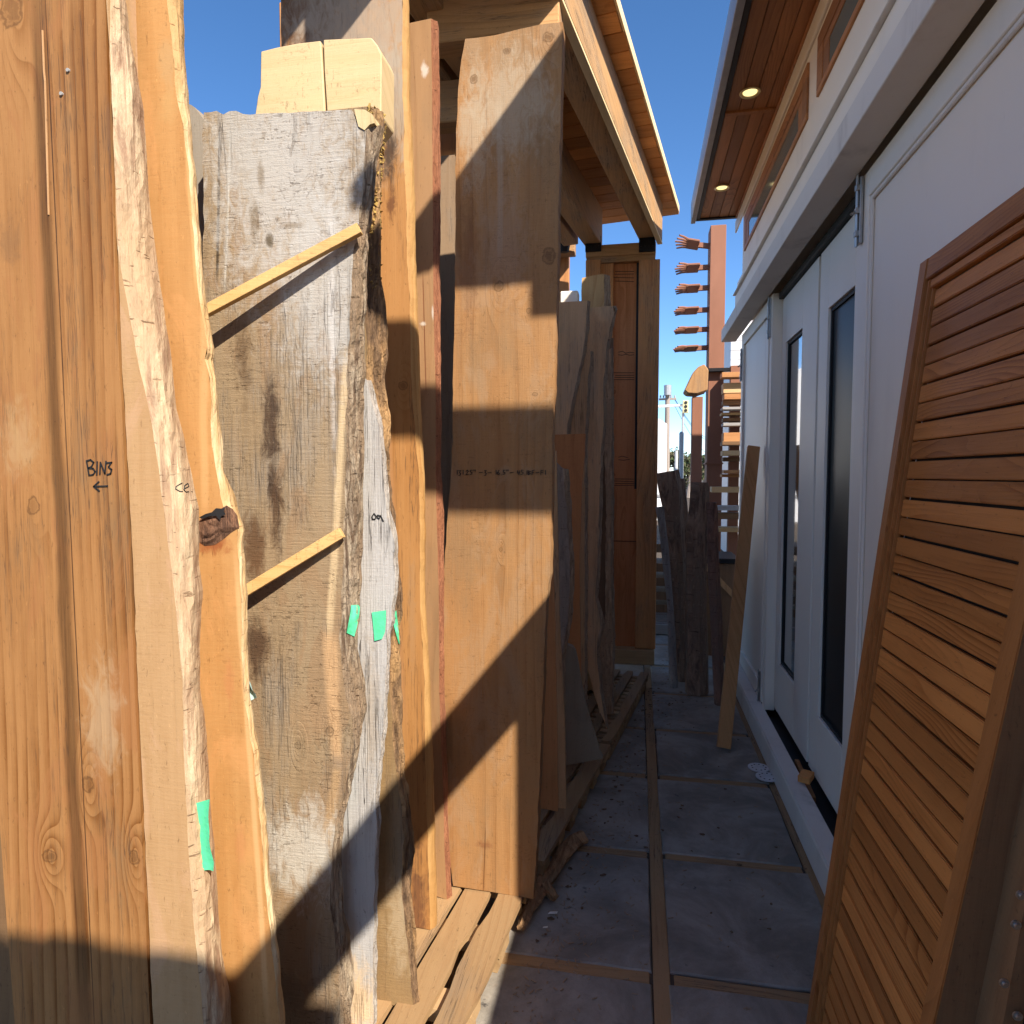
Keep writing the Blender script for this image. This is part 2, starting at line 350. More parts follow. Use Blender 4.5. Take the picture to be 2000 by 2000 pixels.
from mathutils.bvhtree import BVHTree
def surface(*roots):        # the real surface of some finished slabs, to lay ink and tape on
    V, Fc = [], []
    for root in roots:
        for o in [root]+list(root.children):
            if o.type != 'MESH': continue
            p = wloc(o); n = len(V); V += [v.co+p for v in o.data.vertices]; Fc += [[i+n for i in q.vertices] for q in o.data.polygons]
    t = BVHTree.FromPolygons(V, Fc)
    def hit(x, y, off=.0015):
        d = ray(x, y).normalized(); h = t.ray_cast(CAM, d)
        return (h[0]-d*off) if h[0] else None
    return hit
def ink_on(hit, name, mat, parent, lines, w=.003):
    g = G()
    for ln in lines:
        for (xa, ya), (xb, yb) in zip(ln, ln[1:]):
            n = max(1, int(math.hypot(xb-xa, yb-ya)/2)); P = [hit(xa+(xb-xa)*i/n, ya+(yb-ya)*i/n) for i in range(n+1)]
            for a, b in zip(P, P[1:]):
                if a is None or b is None or (b-a).length > .03 or (b-a).length < 1e-5: continue
                d = (b-a).normalized(); side = d.cross((a-CAM).normalized()).normalized()*w/2; back = (a-CAM).normalized()*.0008
                a2, b2 = a-d*w*.3, b+d*w*.3
                g.hexa([a2-side, a2+side, a2+side+back, a2-side+back, b2-side, b2+side, b2+side+back, b2-side+back])
    return g.obj(name, mat, parent, wloc(parent))

# ------------------------------------------------------------------ shared materials
INK = plain('marker ink', (.012, .012, .012), .6)
WHITE = paint('white paint', (.87, .79, .68), .45, .10)
WHITE2 = paint('white door paint', (.84, .765, .67), .4, .08)
WHITED = paint('scuffed white board', (.74, .68, .61), .55, .3)
BLACK = plain('black rubber and dark gaps', (.012, .012, .013), .6)
DSTEEL = plain('dark bracket steel', (.02, .02, .022), .5, .6)
CHROME = plain('dull chrome', (.45, .44, .43), .45, 1.)
TAPE = None
k = M('green masking tape'); o_ = k.obj()
nz_ = k.noise(k.vec(k.m('MULTIPLY', o_[0], 30), 0., k.m('MULTIPLY', o_[2], 30)), 1, 4, .6)
k.bump(nz_, .5, .006); TAPE = k.fin(k.mix(nz_, (.06, .46, .22), (.12, .68, .36)), .6)
TAPEB = plain('tape back', (.42, .6, .55), .7)

CEDAR = wood('cedar slat', (.44, .205, .09), (.24, .095, .038), axis='Y', freq=110, warp=7, ring=.75, fib=.4, saw=.05, rough=.48, bump=.3, vary=.55, cat=.9, sc=5)
CEDARZ = wood('cedar stile', (.36, .165, .075), (.21, .085, .036), axis='Z', freq=80, warp=9, ring=.7, fib=.4, saw=.05, rough=.48, bump=.3, cat=.5, sc=5)
CEDARD = wood('dark cedar edge', (.22, .13, .075), (.13, .07, .04), axis='Z', freq=60, warp=5, rough=.7)
SOFF = wood('soffit cedar', (.36, .18, .09), (.19, .085, .042), axis='Y', freq=60, warp=10, ring=.7, fib=.3, saw=.05, rough=.55, vary=.5, cat=.6, sc=4)
DFIR = wood('rack douglas fir', (.52, .28, .145), (.35, .165, .08), (.38, .30, .21), .4, axis='Z', freq=60, warp=6, ring=.5, vary=.35, crack=.6)
DFIRY = wood('rack rafter timber', (.46, .30, .17), (.28, .17, .085), (.36, .30, .23), .6, axis='Y', freq=50, warp=6, ring=.4, vary=.3, crack=.8)
DFIRX = wood('rack cross timber', (.46, .29, .16), (.28, .16, .08), (.38, .30, .23), .6, axis='X', freq=50, warp=6, ring=.4, vary=.3, crack=.8)
PALEY = wood('pale strip wood', (.78, .64, .42), (.64, .48, .27), axis='Y', freq=50, warp=6, ring=.35)
ROOFB = wood('roof sheathing', (.62, .33, .15), (.42, .19, .08), axis='X', freq=50, warp=8, ring=.5, vary=.55, cat=.7, sc=4)
PAL = wood('pallet board', (.46, .32, .19), (.33, .20, .11), (.36, .30, .23), .55, axis='Y', freq=40, warp=5, ring=.35, vary=.45, crack=.6, saw=.2)
PALX = wood('pallet bearer', (.36, .26, .16), (.24, .16, .09), axis='X', freq=40, warp=5, ring=.35, vary=.5)

# ------------------------------------------------------------------ ground
def ground():
    k = M('yard dirt'); o = k.obj(); v = k.vec(o[0], o[1], o[2])
    n = k.noise(v, 6, 7, .65); n2 = k.noise(v, 60, 4, .6)
    c = k.mix(n, (.06, .045, .032), (.11, .085, .06)); c = k.mix(k.ss(n2, .6, .75), c, (.16, .13, .10)); k.bump(n2, .5, .01); dirt = k.fin(c, .9)
    g = G(); g.box(-300, 300, -60, 600, -.3, -.012); g.obj('ground', dirt, kind='structure')
    # concrete pavers with wooden divider strips between them
    k = M('worn concrete'); o = k.obj(); r = k.rnd(); v = k.vec(k.m('ADD', o[0], k.m('MULTIPLY', r, 9.)), o[1], o[2])
    n = k.noise(v, 3.2, 8, .68, .5); n2 = k.noise(v, 22, 6, .7); n3 = k.noise(v, 170, 3, .6)
    c = k.mix(k.ss(n, .35, .68), (.19, .17, .14), (.36, .325, .275))
    c = k.mix(k.m('MULTIPLY', k.ss(n2, .55, .72), .55), c, (.25, .19, .14))
    c = k.mix(k.m('MULTIPLY', k.ss(k.noise(v, 9, 5, .7), .64, .72), .8), c, (.045, .04, .04))
    c = k.mix(k.m('MULTIPLY', k.ss(n3, .68, .75), .5), c, (.33, .31, .29))
    k.bump(k.m('ADD', n2, k.m('MULTIPLY', n3, .5)), .35, .008); conc = k.fin(c, k.m('ADD', .42, k.m('MULTIPLY', n, .35)))
    strip = wood('divider strip', (.36, .24, .14), (.23, .145, .08), (.30, .23, .16), .6, axis='Y', freq=60, warp=5, ring=.4, crack=.8, saw=.1)
    stripx = wood('divider cross strip', (.36, .24, .14), (.23, .145, .08), (.30, .23, .16), .6, axis='X', freq=60, warp=5, ring=.4, crack=.8, saw=.1)
    root = bpy.data.objects.new('pavement', None); COL.objects.link(root); root['kind'] = 'structure'
    ys = [-.80, -.02, .75, 1.52, 2.285, 3.05, 3.868, 4.60, 5.38, 6.16, 6.94, 7.7]
    xs = [(-1.9, -1.32), (-1.25, -.66), (-.60, .068), (.128, .745)]
    n = 0
    for (x0, x1) in xs:
        for a, b in zip(ys, ys[1:]):
            j = lambda: random.uniform(-.006, .006)
            bm = bmesh.new(); vs = []
            x0_, x1_, a_, b_ = x0+j(), x1+j(), a+.03+j(), b-.03+j()
            loop = []
            for (pa, pb) in (((x0_, a_), (x1_, a_)), ((x1_, a_), (x1_, b_)), ((x1_, b_), (x0_, b_)), ((x0_, b_), (x0_, a_))):
                for t in range(8):
                    q = (pa[0]+(pb[0]-pa[0])*t/8, pa[1]+(pb[1]-pa[1])*t/8); h = .006
                    loop.append((q[0]+h*mn.noise(Vector((q[0]*14, q[1]*14, 1))), q[1]+h*mn.noise(Vector((q[0]*14, q[1]*14, 7)))))
            m = len(loop); cx, cy = (x0_+x1_)/2, (y_:=(a_+b_)/2)
            zt = random.uniform(-.002, .002)
            V = [(p[0], p[1], -.05) for p in loop]+[(p[0], p[1], zt-.006) for p in loop]+[(cx+(p[0]-cx)*.985, cy+(p[1]-cy)*.985, zt) for p in loop]
            Fc = [(i, (i+1) % m, m+(i+1) % m, m+i) for i in range(m)]+[(m+i, m+(i+1) % m, 2*m+(i+1) % m, 2*m+i) for i in range(m)]+[tuple(range(2*m, 3*m))]
            bm.free(); gg = G(); gg.add(V, Fc); gg.obj('paver', conc, root, (cx, cy, 0))
    for x in (-1.285, -.63, .098, .775):
        g = G(); g.box(x-.029, x+.029, -.8, 7.7, -.06, -.004, bev=.003); g.obj('divider_strip', strip, root, (x, 0, 0))
    for a in ys:
        for (x0, x1) in xs:
            g = G(); g.box(x0+.012, x1-.012, a-.028, a+.028, -.06, -.0055+random.uniform(-.002, .001), bev=.003); g.obj('divider_strip', stripx, root, (x0, a, 0))
    # sawdust, chips and splinters
    g = G(); chip = plain('wood chips', (.34, .24, .15), .8)
    for _ in range(900):
        t = random.random(); y = 1.7+5.2*t**1.3; ex = -.42+(y-2)*.15
        x = ex+abs(random.gauss(0, .16)) if random.random() < .75 else random.uniform(ex, .72)
        if x > .74: continue
        L = random.uniform(.003, .022); an = random.uniform(0, 3.14); w = random.uniform(.001, .004); dx, dy = math.cos(an), math.sin(an)
        z = .001
        g.hexa([(x, y, z), (x+dx*L, y+dy*L, z), (x+dx*L-dy*w, y+dy*L+dx*w, z), (x-dy*w, y+dx*w, z), (x, y, z+.002), (x+dx*L, y+dy*L, z+.004), (x+dx*L-dy*w, y+dy*L+dx*w, z+.003), (x-dy*w, y+dx*w, z+.002)])
    g.obj('wood_chips', chip, kind='stuff')
    g = G(); dk = bark('bark bits', [(.10, .06, .035), (.26, .17, .10), (.18, .11, .06), (.05, .03, .02)])
    for _ in range(130):
        y = random.choice([random.uniform(1.9, 6.2), random.gauss(5.1, .35), random.uniform(2.4, 4.2)]); ex = -.42+(y-2)*.15
        x = ex+abs(random.gauss(0, .10)) if random.random() < .6 else random.uniform(ex, .75)
        if not (ex < x < .76): continue
        s_ = random.uniform(.003, .011); c = Vector((x, y, .002)); n_ = random.randint(4, 6)
        P = [c+Vector((math.cos(6.28*k_/n_)*s_*random.uniform(.5, 1.5), math.sin(6.28*k_/n_)*s_*random.uniform(.4, 1), random.uniform(0, .002))) for k_ in range(n_)]
        Q = [p+Vector((random.uniform(-.001, .001), 0, random.uniform(.002, .005))) for p in P]
        g.add(P+Q, [tuple(range(n_, 2*n_))]+[(i, (i+1) % n_, n_+(i+1) % n_, n_+i) for i in range(n_)])
    g.obj('bark_bits', dk, kind='stuff')
ground()

# ------------------------------------------------------------------ pallets under the slabs
def pallet(label, edge0, edge1, n, bw, gap, y0off=0, cross=7, ladder=False):
    """edge0, edge1: front right corners (x,y) of the deck; boards run lengthwise"""
    a, b = Vector((*edge0, 0)), Vector((*edge1, 0)); d = (b-a); L = d.length; d.normalize(); nrm = Vector((-d.y, d.x, 0))
    root = thing('pallet', label, 'pallet', a, 'wooden pallets under the stored slabs')
    W = n*(bw+gap)
    for i in range(n):
        w = bw+random.uniform(-.008, .008); c = nrm*(i*(bw+gap)+bw/2)+a
        g = G(); seg = 16
        for sgn in (-1, 1):
            pass
        V = []; st = 14
        for k in range(st+1):
            q = c+d*(L*k/st)
            for sgn in (-1, 1):
                off = w/2+.003*mn.noise(Vector((k*1.9+i*7, sgn*5, edge0[1])))+(-.012 if random.random() < .12 else 0)
                for z in (.098, .12+.0015*mn.noise(Vector((k*.7, i*3., sgn)))): V.append(q+nrm*sgn*off+Vector((0, 0, z)))
        Fc = []
        for k in range(st):
            o = k*4; p = o+4
            Fc += [(o+1, p+1, p+3, o+3), (o, o+2, p+2, p), (o, p, p+1, o+1), (o+2, o+3, p+3, p+2)]
        Fc += [(0, 1, 3, 2), (st*4, st*4+2, st*4+3, st*4+1)]
        g.add(V, Fc)
        o = g.obj('deck_board', PAL, root, c); 
    for k in range(cross):
        q = a+d*(.05+(L-.12)*k/(cross-1))
        g = G(); g.beam(q+Vector((0, 0, .075 if not ladder else .083))-nrm*(-.004), q+nrm*(W-.01)+Vector((0, 0, .075 if not ladder else .083)), .09 if not ladder else .05, .042 if not ladder else .026); g.obj('bearer', PALX, root, q)
        for s_ in (0.02, W*.5, W-.1):
            g = G(); e = q+nrm*s_; g.beam(e+Vector((0, 0, .026)), e+nrm*.09+Vector((0, 0, .026)), .09, .05); g.obj('block', PALX, root, e)
    return root
pallet('near sunlit pallet with ragged pale boards under the big planks', (-.545, 1.25), (-.405, 2.62), 7, .108, .018, cross=5)
pallet('narrow shaded pallet beside the driftwood branch, between the sunlit and far pallets', (-.375, 2.70), (-.15, 3.98), 7, .085, .024, cross=6)
pallet('far shaded pallet with ladder-like gaps, ending at the plywood panel', (-.14, 4.03), (.105, 5.52), 7, .075, .045, cross=17, ladder=True)

# ------------------------------------------------------------------ stored slabs, from near left to far
# --- BIN 3 plank
Y1 = 1.35
def S(Y, lst, px=True):   # spots given in pixels: (x,y,rx,ry,col,st) ; origin subtracted later by closure
    return [(at_y(x, y, Y).x, at_y(x, y, Y).z, rx/F_PX*Y, ry/F_PX*Y, c, s) for x, y, rx, ry, c, s in lst]
def local(sp, org): return [(a-org[0], b-org[1])+tuple(r) for a, b, *r in sp]
def org_of(Y, L, R, zt, zb=.12):
    l, r = poly_y(L, Y), poly_y(R, Y); zm = (zt+zb)/2; return ((interp(l, zm)+interp(r, zm))/2, zb)
def knots_px(Y, lst, org): return [(at_y(x, y, Y).x-org[0], at_y(x, y, Y).z-org[1], r/F_PX*Y) for x, y, r in lst]
def stripes_px(Y, lst, org):
    o = []
    for x0, y0, x1, y1, w, c, s in lst:
        p, q = at_y(x0, y0, Y), at_y(x1, y1, Y); o.append((p.x-org[0], p.z-org[1], q.x-org[0], q.z-org[1], w/F_PX*Y, c, s))
    return o

L1 = [(-62, 0), (0, 1619), (7, 1717), (29, 2000)]
R1 = [(205, 0), (217, 308), (226, 543), (230, 650), (241, 867), (254, 1103), (263, 1350), (270, 1481), (281, 1717), (293, 2000)]
og = org_of(Y1, L1, R1, 3.3)
m1 = wood('old growth fir plank', (.47, .255, .12), (.24, .10, .035), (.30, .235, .15), .55, freq=60, warp=1.3, ring=.8, fib=.3, saw=.1, stain=((.28, .12, .04), .6),
          knots=knots_px(Y1, [(22, 20, 30), (65, 988, 17), (172, 1532, 16), (97, 1672, 20), (262, 1675, 15)], og), cat=.42, sc=3.2,
          stripes=stripes_px(Y1, [(88, 0, 184, 1990, 2.2, (.05, .035, .025), .95), (70, 0, 165, 1980, 26, (.16, .15, .12), .9), (150, 0, 178, 700, 30, (.28, .25, .2), .6)], og),
          spots=local(S(Y1, [(215, 250, 30, 90, (.27, .22, .14), .6), (20, 470, 40, 60, (.22, .18, .12), .5), (200, 1400, 60, 160, (.40, .30, .18), .6), (40, 860, 60, 90, (.4, .28, .14), .5)]), og), crack=.5, glo=.52)
p1 = slab('fir_plank', 'wide orange-brown fir plank marked BIN3, leftmost of the upright planks', 'plank', Y1, .05, L1, R1, m1, ztop=3.3, rows=60, jag=.0015)
strokes('marking', INK, p1, [[(170, 900), (175, 928)], [(170, 900), (178, 898), (184, 903), (180, 911), (174, 914), (183, 915), (187, 921), (183, 927), (175, 928)],
    [(191, 902), (190, 927)], [(196, 926), (197, 903), (206, 925), (208, 901)], [(210, 904), (219, 903), (213, 912), (219, 917), (217, 925), (210, 927)],
    [(211, 949), (185, 950)], [(194, 941), (184, 950), (195, 959)]], Y1, .0032)
for (sx, sy) in ((134, 138), (121, 184)):
    g = G(); c = at_y(sx, sy, Y1); g.tube([c+Vector((0, -.004, 0)), c+Vector((0, .002, 0))], [.0042, .0048], 10); g.obj('screw', plain('worn screw', (.30, .29, .27), .6), p1, c)
g = G(); pts = [(84, 60), (85, 90), (87, 140), (89, 160), (96, 420)]
c0 = [at_y(x, y, Y1) for x, y in pts]
for a, b in zip(c0, c0[1:]): g.beam(a+Vector((0, -.001, 0)), b+Vector((0, -.001, 0)), .003, .003, up=(0, 1, 0))
g.obj('split_splinter', wood('fresh splinter', (.44, .28, .16), (.26, .15, .08)), p1, c0[0])

slab('gap_board', 'dark board added to darken the gap at the far lower left, behind the BIN3 plank', 'board', 1.44, .04, [(-420, 0), (-420, 2000)], [(10, 0), (40, 1600), (60, 2000)], wood('dark gap board', (.16, .10, .055), (.09, .05, .03)), ztop=3.1, rows=20)  # added board; its dark colour keeps the gap black
# --- peeled waney slab "ce."
L2 = [(x+6, y) for x, y in R1]
R2 = [(208, 0), (219, 200), (229, 489), (239, 543), (268, 700), (290, 795), (308, 904), (326, 1048), (344, 1193), (357, 1336), (359, 1481), (366, 1626), (380, 1825), (398, 2000)]
B2 = [(250, 0), (268, 145), (281, 217), (290, 362), (301, 471), (319, 598), (333, 688), (344, 795), (362, 867), (380, 958), (388, 994), (389, 1103), (397, 1157), (391, 1230), (391, 1350), (399, 1390), (406, 1481), (413, 1590), (422, 1699), (431, 1843), (451, 1952), (452, 2000)]
m2 = wood('pale cedar face', (.62, .41, .235), (.47, .28, .14), freq=25, warp=3, ring=.25, fib=.3, saw=.45, ticks=.12, stain=((.46, .28, .16), .5), cat=.3, bump=.2)
e2 = bark('peeled inner bark', [(.29, .18, .11), (.53, .41, .26), (.42, .29, .17), (.20, .11, .06)], sc=.55, bump=.5)
p2 = slab('waney_slab', 'pale slab with peeled wavy edge and green tape, touching the BIN3 plank', 'slab', Y1-.004, .085, L2, R2, m2, ztop=3.3, RB=B2, edge=e2, rows=80, edge_amp=.006, jag=.003)
ink_on(surface(p2), 'marking', INK, p2, [[(356, 943), (344, 950), (343, 955), (352, 960), (357, 960)], [(361, 954), (369, 950), (367, 944), (361, 948), (359, 956), (363, 961), (369, 960)], [(374, 960), (376, 961)]], .0022)

# --- orange slab with hollow knot
Y3 = 1.46
R3 = [(326, 0), (333, 54), (344, 181), (359, 254), (366, 308), (373, 399), (380, 489), (389, 580), (399, 700), (406, 686), (411, 741), (413, 867), (422, 922), (433, 987), (453, 1012), (464, 1030), (464, 1067), (471, 1175), (471, 1248), (475, 1350), (487, 1427), (498, 1499), (511, 1644), (522, 1771), (534, 1880), (545, 2000)]
B3 = [(359, 0), (362, 127), (371, 217), (379, 326), (384, 453), (399, 580), (413, 700), (417, 704), (422, 759), (433, 849), (438, 922), (460, 969), (469, 1012), (475, 1041), (472, 1085), (475, 1175), (474, 1248), (479, 1350), (491, 1420), (502, 1517), (515, 1644), (526, 1771), (538, 1880), (549, 2000)]
L3 = [(x-35, y) for x, y in B2]
og = org_of(Y3, L3, R3, 3.4)
m3 = wood('orange fresh sawn wood', (.66, .385, .185), (.52, .27, .115), freq=14, warp=1.2, ring=.3, fib=.4, saw=.45, ticks=.14, stain=((.50, .25, .09), .5), cat=.3, bump=.15, sc=2.5,
          stripes=stripes_px(Y3, [(400, 600, 400, 1000, 14, (.56, .33, .14), .5), (462, 1100, 520, 1950, 10, (.58, .37, .17), .6), (345, 0, 385, 560, 9, (.56, .36, .15), .5)], og),
          spots=local(S(Y3, [(330, 120, 30, 60, (.36, .25, .12), .5), (330, 210, 25, 40, (.42, .26, .1), .6), (410, 1065, 50, 24, (.24, .10, .05), .8), (448, 1330, 14, 70, (.40, .16, .06), .6), (470, 1650, 14, 60, (.42, .18, .07), .6)]), og))
e3 = bark('sapwood edge', [(.46, .30, .14), (.57, .44, .26), (.42, .26, .11), (.20, .11, .055)], sc=.6, bump=.35)
p3 = slab('waney_slab', 'orange slab with a dark hollow knot halfway up its wavy edge', 'slab', Y3, .055, L3, R3, m3, ztop=3.4, RB=B3, edge=e3, rows=110, edge_amp=.004, jag=.004)
kb = bark('knot bark', [(.10, .05, .03), (.24, .12, .065), (.16, .085, .05), (.36, .17, .09)], sc=.8, bump=1)
g = G(); N = 22; M_ = 10
c = [(388, 1020), (394, 1010), (412, 1001), (428, 996), (443, 987), (455, 994), (464, 1007), (468, 1030), (452, 1040), (438, 1052), (420, 1064), (400, 1066), (389, 1058), (386, 1040)]
cc = [at_y(x, y, Y3) for x, y in c]; ctr = at_y(427, 1028, Y3)
g.v.append(ctr+Vector((0, -.004, 0)))
for ring in range(1, 6):
    for i, q in enumerate(cc):
        t = ring/5; p = ctr.lerp(q, t); bump_ = -.007*(1-t**3)+.005*mn.noise(p*90)*(1 if ring < 5 else 0); g.v.append(Vector((p.x, Y3+bump_-.001, p.z)))
m = len(cc); g.f = [(0, 1+(i+1) % m, 1+i) for i in range(m)]
for ring in range(4):
    for i in range(m): a = 1+ring*m+i; b = 1+ring*m+(i+1) % m; g.f.append((a, b, b+m, a+m))
g.mi = [0]*len(g.f); g.obj('knot', kb, p3, ctr)
g = G(); st = [(395, 1010), (408, 1003), (420, 1000), (428, 992), (440, 993), (446, 990), (443, 999), (447, 1004), (438, 1008), (436, 1016), (428, 1007), (414, 1008), (402, 1013)]
cv = [at_y(x, y, Y3) for x, y in st]; cn = sum(cv, Vector())/len(cv)
g.v = [Vector((v.x, Y3-.0125, v.z)) for v in cv]+[Vector((cn.x, Y3-.0125, cn.z))]
g.f = [(i, len(cv), (i+1) % len(cv)) for i in range(len(cv))]; g.mi = [0]*len(g.f)
g.obj('knot_hole', BLACK, p3, cn)  # flat black facet paints the shade of the hollow

# --- thin grey board behind
m4 = wood('silver grey board', (.26, .23, .19), (.17, .14, .11), freq=50, warp=4, ring=.3, crack=.7)
slab('grey_board', 'narrow dark grey board between the orange slab and the big grey slab', 'board', 1.80, .04, [(350, 205), (352, 700)], [(397, 232), (400, 700)], m4, top=[(350, 195), (378, 207), (397, 232)], jag=.001)

# --- big grey slab
Y5 = 1.68
L5 = [(396, 225), (398, 700), (430, 1300), (470, 2000)]
R5 = [(712, 222), (711, 254), (701, 362), (695, 435), (686, 507), (681, 652), (679, 700), (677, 777), (675, 904), (672, 1012), (670, 1085), (666, 1193), (663, 1248), (668, 1290), (675, 1350), (686, 1390), (690, 1425), (684, 1481), (670, 1554), (654, 1608), (647, 1699), (645, 1771), (656, 1843), (667, 2000)]
B5 = [(745, 222), (735, 262), (730, 326), (719, 417), (715, 543), (713, 668), (712, 777), (710, 904), (708, 1085), (702, 1193), (697, 1248), (703, 1284), (713, 1330), (715, 1372), (703, 1425), (692, 1481), (680, 1536), (669, 1590), (667, 1699), (670, 1753), (688, 1860), (692, 1934), (680, 2000)]
og = org_of(Y5, L5, R5, 2.95)
gs = (.42, .40, .36)
m5 = wood('weathered oak face', (.42, .32, .21), (.23, .16, .095), gs, .5, freq=9, warp=4, ring=.15, fib=.15, saw=.65, ticks=.5, stain=((.25, .155, .08), .55), cat=.5, bump=.55, sc=2, crack=.5,
          spots=local(S(Y5, [(560, 320, 230, 330, (.43, .42, .39), .97), (640, 560, 130, 240, (.42, .41, .38), .9), (470, 260, 70, 150, (.36, .34, .30), .8), (590, 1660, 110, 130, (.50, .48, .42), .95),
                               (530, 830, 24, 150, (.085, .06, .045), .95), (540, 980, 22, 140, (.10, .065, .04), .95), (475, 700, 24, 90, (.15, .11, .07), .8), (500, 430, 14, 50, (.18, .14, .09), .85), (527, 470, 10, 22, (.10, .08, .05), .9), (510, 340, 10, 40, (.2, .16, .11), .7), (570, 440, 30, 8, (.2, .16, .11), .7),
                               (495, 1070, 40, 90, (.13, .075, .04), .85), (500, 1270, 44, 90, (.09, .06, .04), .9), (600, 1400, 60, 60, (.30, .19, .10), .5), (580, 1940, 90, 60, (.2, .17, .14), .5), (650, 640, 10, 300, (.55, .53, .50), .6)]), og),
          stripes=stripes_px(Y5, [(430, 240, 425, 540, 5, (.07, .06, .05), .9), (452, 230, 440, 560, 4, (.5, .46, .38), .8), (676, 700, 645, 1240, 12, (.56, .42, .24), .75), (645, 1240, 660, 1480, 22, (.48, .30, .15), .8), (660, 1500, 634, 1650, 16, (.4, .26, .13), .7)], og),
          knots=knots_px(Y5, [(645, 1428, 10), (583, 1456, 8)], og))
e5 = bark('weathered oak edge', [(.12, .075, .045), (.46, .37, .26), (.30, .21, .13), (.07, .04, .025)], sc=.9, bump=1.)
p5 = slab('oak_slab', 'big weathered grey slab crossed by two slanting battens', 'slab', Y5, .06, L5, R5, m5, top=[(396, 221), (424, 216), (436, 224), (440, 217), (468, 216), (475, 223), (560, 220), (690, 214), (701, 250), (712, 252), (735, 225)], RB=B5, edge=e5, rows=120, edge_amp=.012, jag=.006, topjag=.004, K=10, cols=24)
g = G(); q = [at_y(x, y, Y5-.003) for x, y in ((692, 213), (712, 214), (726, 222), (731, 240), (722, 243), (712, 254), (700, 247), (696, 232))]
g.v = [v.copy() for v in q]+[v+Vector((0, .05, 0)) for v in q]; n = len(q)
g.f = [tuple(range(n))[::-1], tuple(range(n, 2*n))]+[(i, (i+1) % n, n+(i+1) % n, n+i) for i in range(n)]; g.mi = [0]*len(g.f)
g.obj('broken_corner', wood('fresh break', (.80, .66, .42), (.66, .50, .28), crack=.5), p5, q[0])

# battens on it
m6 = wood('batten pine', (.52, .35, .18), (.36, .21, .09), axis='XZ', freq=60, warp=4, ring=.5, ticks=.3, crack=.5, stain=((.34, .2, .09), .6))
def batten(lab, a, b, ya, yb, w, d):
    A_, B_ = at_y(*a, ya), at_y(*b, yb); up = (B_-A_).cross(Vector((0, 1, 0)))
    g = G(); g.beam(A_, B_, w, d, up=(0, 1, 0), bev=.001); o = g.obj('batten', m6, None, A_); tag(o, lab, 'batten', 'battens across the big grey slab')
batten('bright upper pine batten slanting across the big grey slab', (380, 620), (703, 447), 1.60, 1.655, .027, .02)
batten('dull lower batten slanting across the big grey slab', (450, 1172), (668, 1040), 1.625, 1.662, .029, .018)

# --- silver slab "oa"
Y6 = 1.77
R6 = [(716, 739), (726, 766), (738, 795), (746, 849), (755, 958), (768, 987), (770, 1012), (769, 1103), (762, 1175), (755, 1212), (753, 1318), (748, 1391), (741, 1481), (733, 1572), (736, 1615), (733, 1662), (730, 1771), (728, 2000)]
B6 = [(x+3, y) for x, y in R6]
L6 = [(706, 745), (690, 900), (680, 1200), (672, 1400), (660, 1600), (655, 2000)]
og = org_of(Y6, L6, R6, 2.05)
m7 = wood('silver weathered oak', (.62, .60, .57), (.34, .31, .27), (.70, .68, .66), .6, freq=70, warp=6, ring=.4, fib=.9, saw=.2, crack=1., bump=.9,
          spots=local(S(Y6, [(725, 1400, 20, 200, (.34, .27, .19), .6), (745, 880, 14, 60, (.30, .27, .24), .6), (700, 1960, 60, 110, (.66, .46, .24), .9), (680, 1500, 22, 160, (.40, .41, .40), .9)]), og))
e7 = bark('silver edge', [(.30, .25, .2), (.56, .52, .46), (.46, .41, .36), (.14, .10, .08)], sc=.9, bump=1)
p6 = slab('oak_slab', 'silver-white weathered slab with pointed top and green tape', 'slab', Y6, .05, L6, R6, m7, top=[(700, 745), (714, 739), (720, 748)], RB=B6, edge=e7, rows=90, edge_amp=.006, jag=.005)
strokes('marking', INK, p6, [[(731, 1003), (727, 1009), (728, 1014), (733, 1014), (735, 1008), (731, 1003)], [(744, 1008), (738, 1006), (737, 1011), (741, 1013), (744, 1007), (749, 1018)]], Y6, .003)

# --- dark live edge slab with moss
Y7 = 1.87
R7 = [(716, 205), (722, 262), (716, 330), (710, 400), (706, 540), (712, 600), (716, 680), (716, 740), (742, 800), (744, 900), (748, 960), (760, 1100), (764, 1157), (760, 1212), (759, 1300), (766, 1420), (772, 1481), (779, 1536), (788, 1626), (783, 1709), (792, 1807), (803, 1898), (807, 1974)]
B7 = [(748, 205), (752, 262), (746, 330), (744, 400), (745, 540), (752, 590), (757, 640), (757, 690), (752, 740), (754, 773), (761, 813), (760, 846), (758, 904), (763, 969), (776, 1114), (781, 1139), (783, 1157), (780, 1212), (783, 1302), (785, 1372), (784, 1463), (791, 1517), (798, 1561), (808, 1626), (806, 1655), (802, 1680), (803, 1735), (807, 1807), (815, 1934), (816, 1974)]
L7 = [(x-85, y) for x, y in R7]
og = org_of(Y7, L7, R7, 3.1)
m8 = wood('brown live slab', (.36, .25, .14), (.22, .14, .08), (.30, .25, .19), .6, freq=20, warp=3, ring=.25, fib=.3, saw=.6, crack=.5, bump=.4,
          spots=local(S(Y7, [(780, 1800, 50, 120, (.42, .33, .21), .7)]), og))
e8 = bark('shaggy bark', [(.10, .06, .035), (.26, .16, .085), (.48, .29, .13), (.06, .035, .02)], sc=.9, bump=1)
p7 = slab('live_edge_slab', 'dark slab with shaggy mossy bark edge, behind the silver slab', 'slab', Y7, .06, L7, R7, m8, ztop=at_y(740, 205, Y7).z, RB=B7, edge=e8, rows=110, edge_amp=.014, jag=.006, K=10,
          bot=[(690, 1940), (735, 1955), (808, 1974)])
g = G(); moss = plain('moss', (.38, .25, .07), .9)
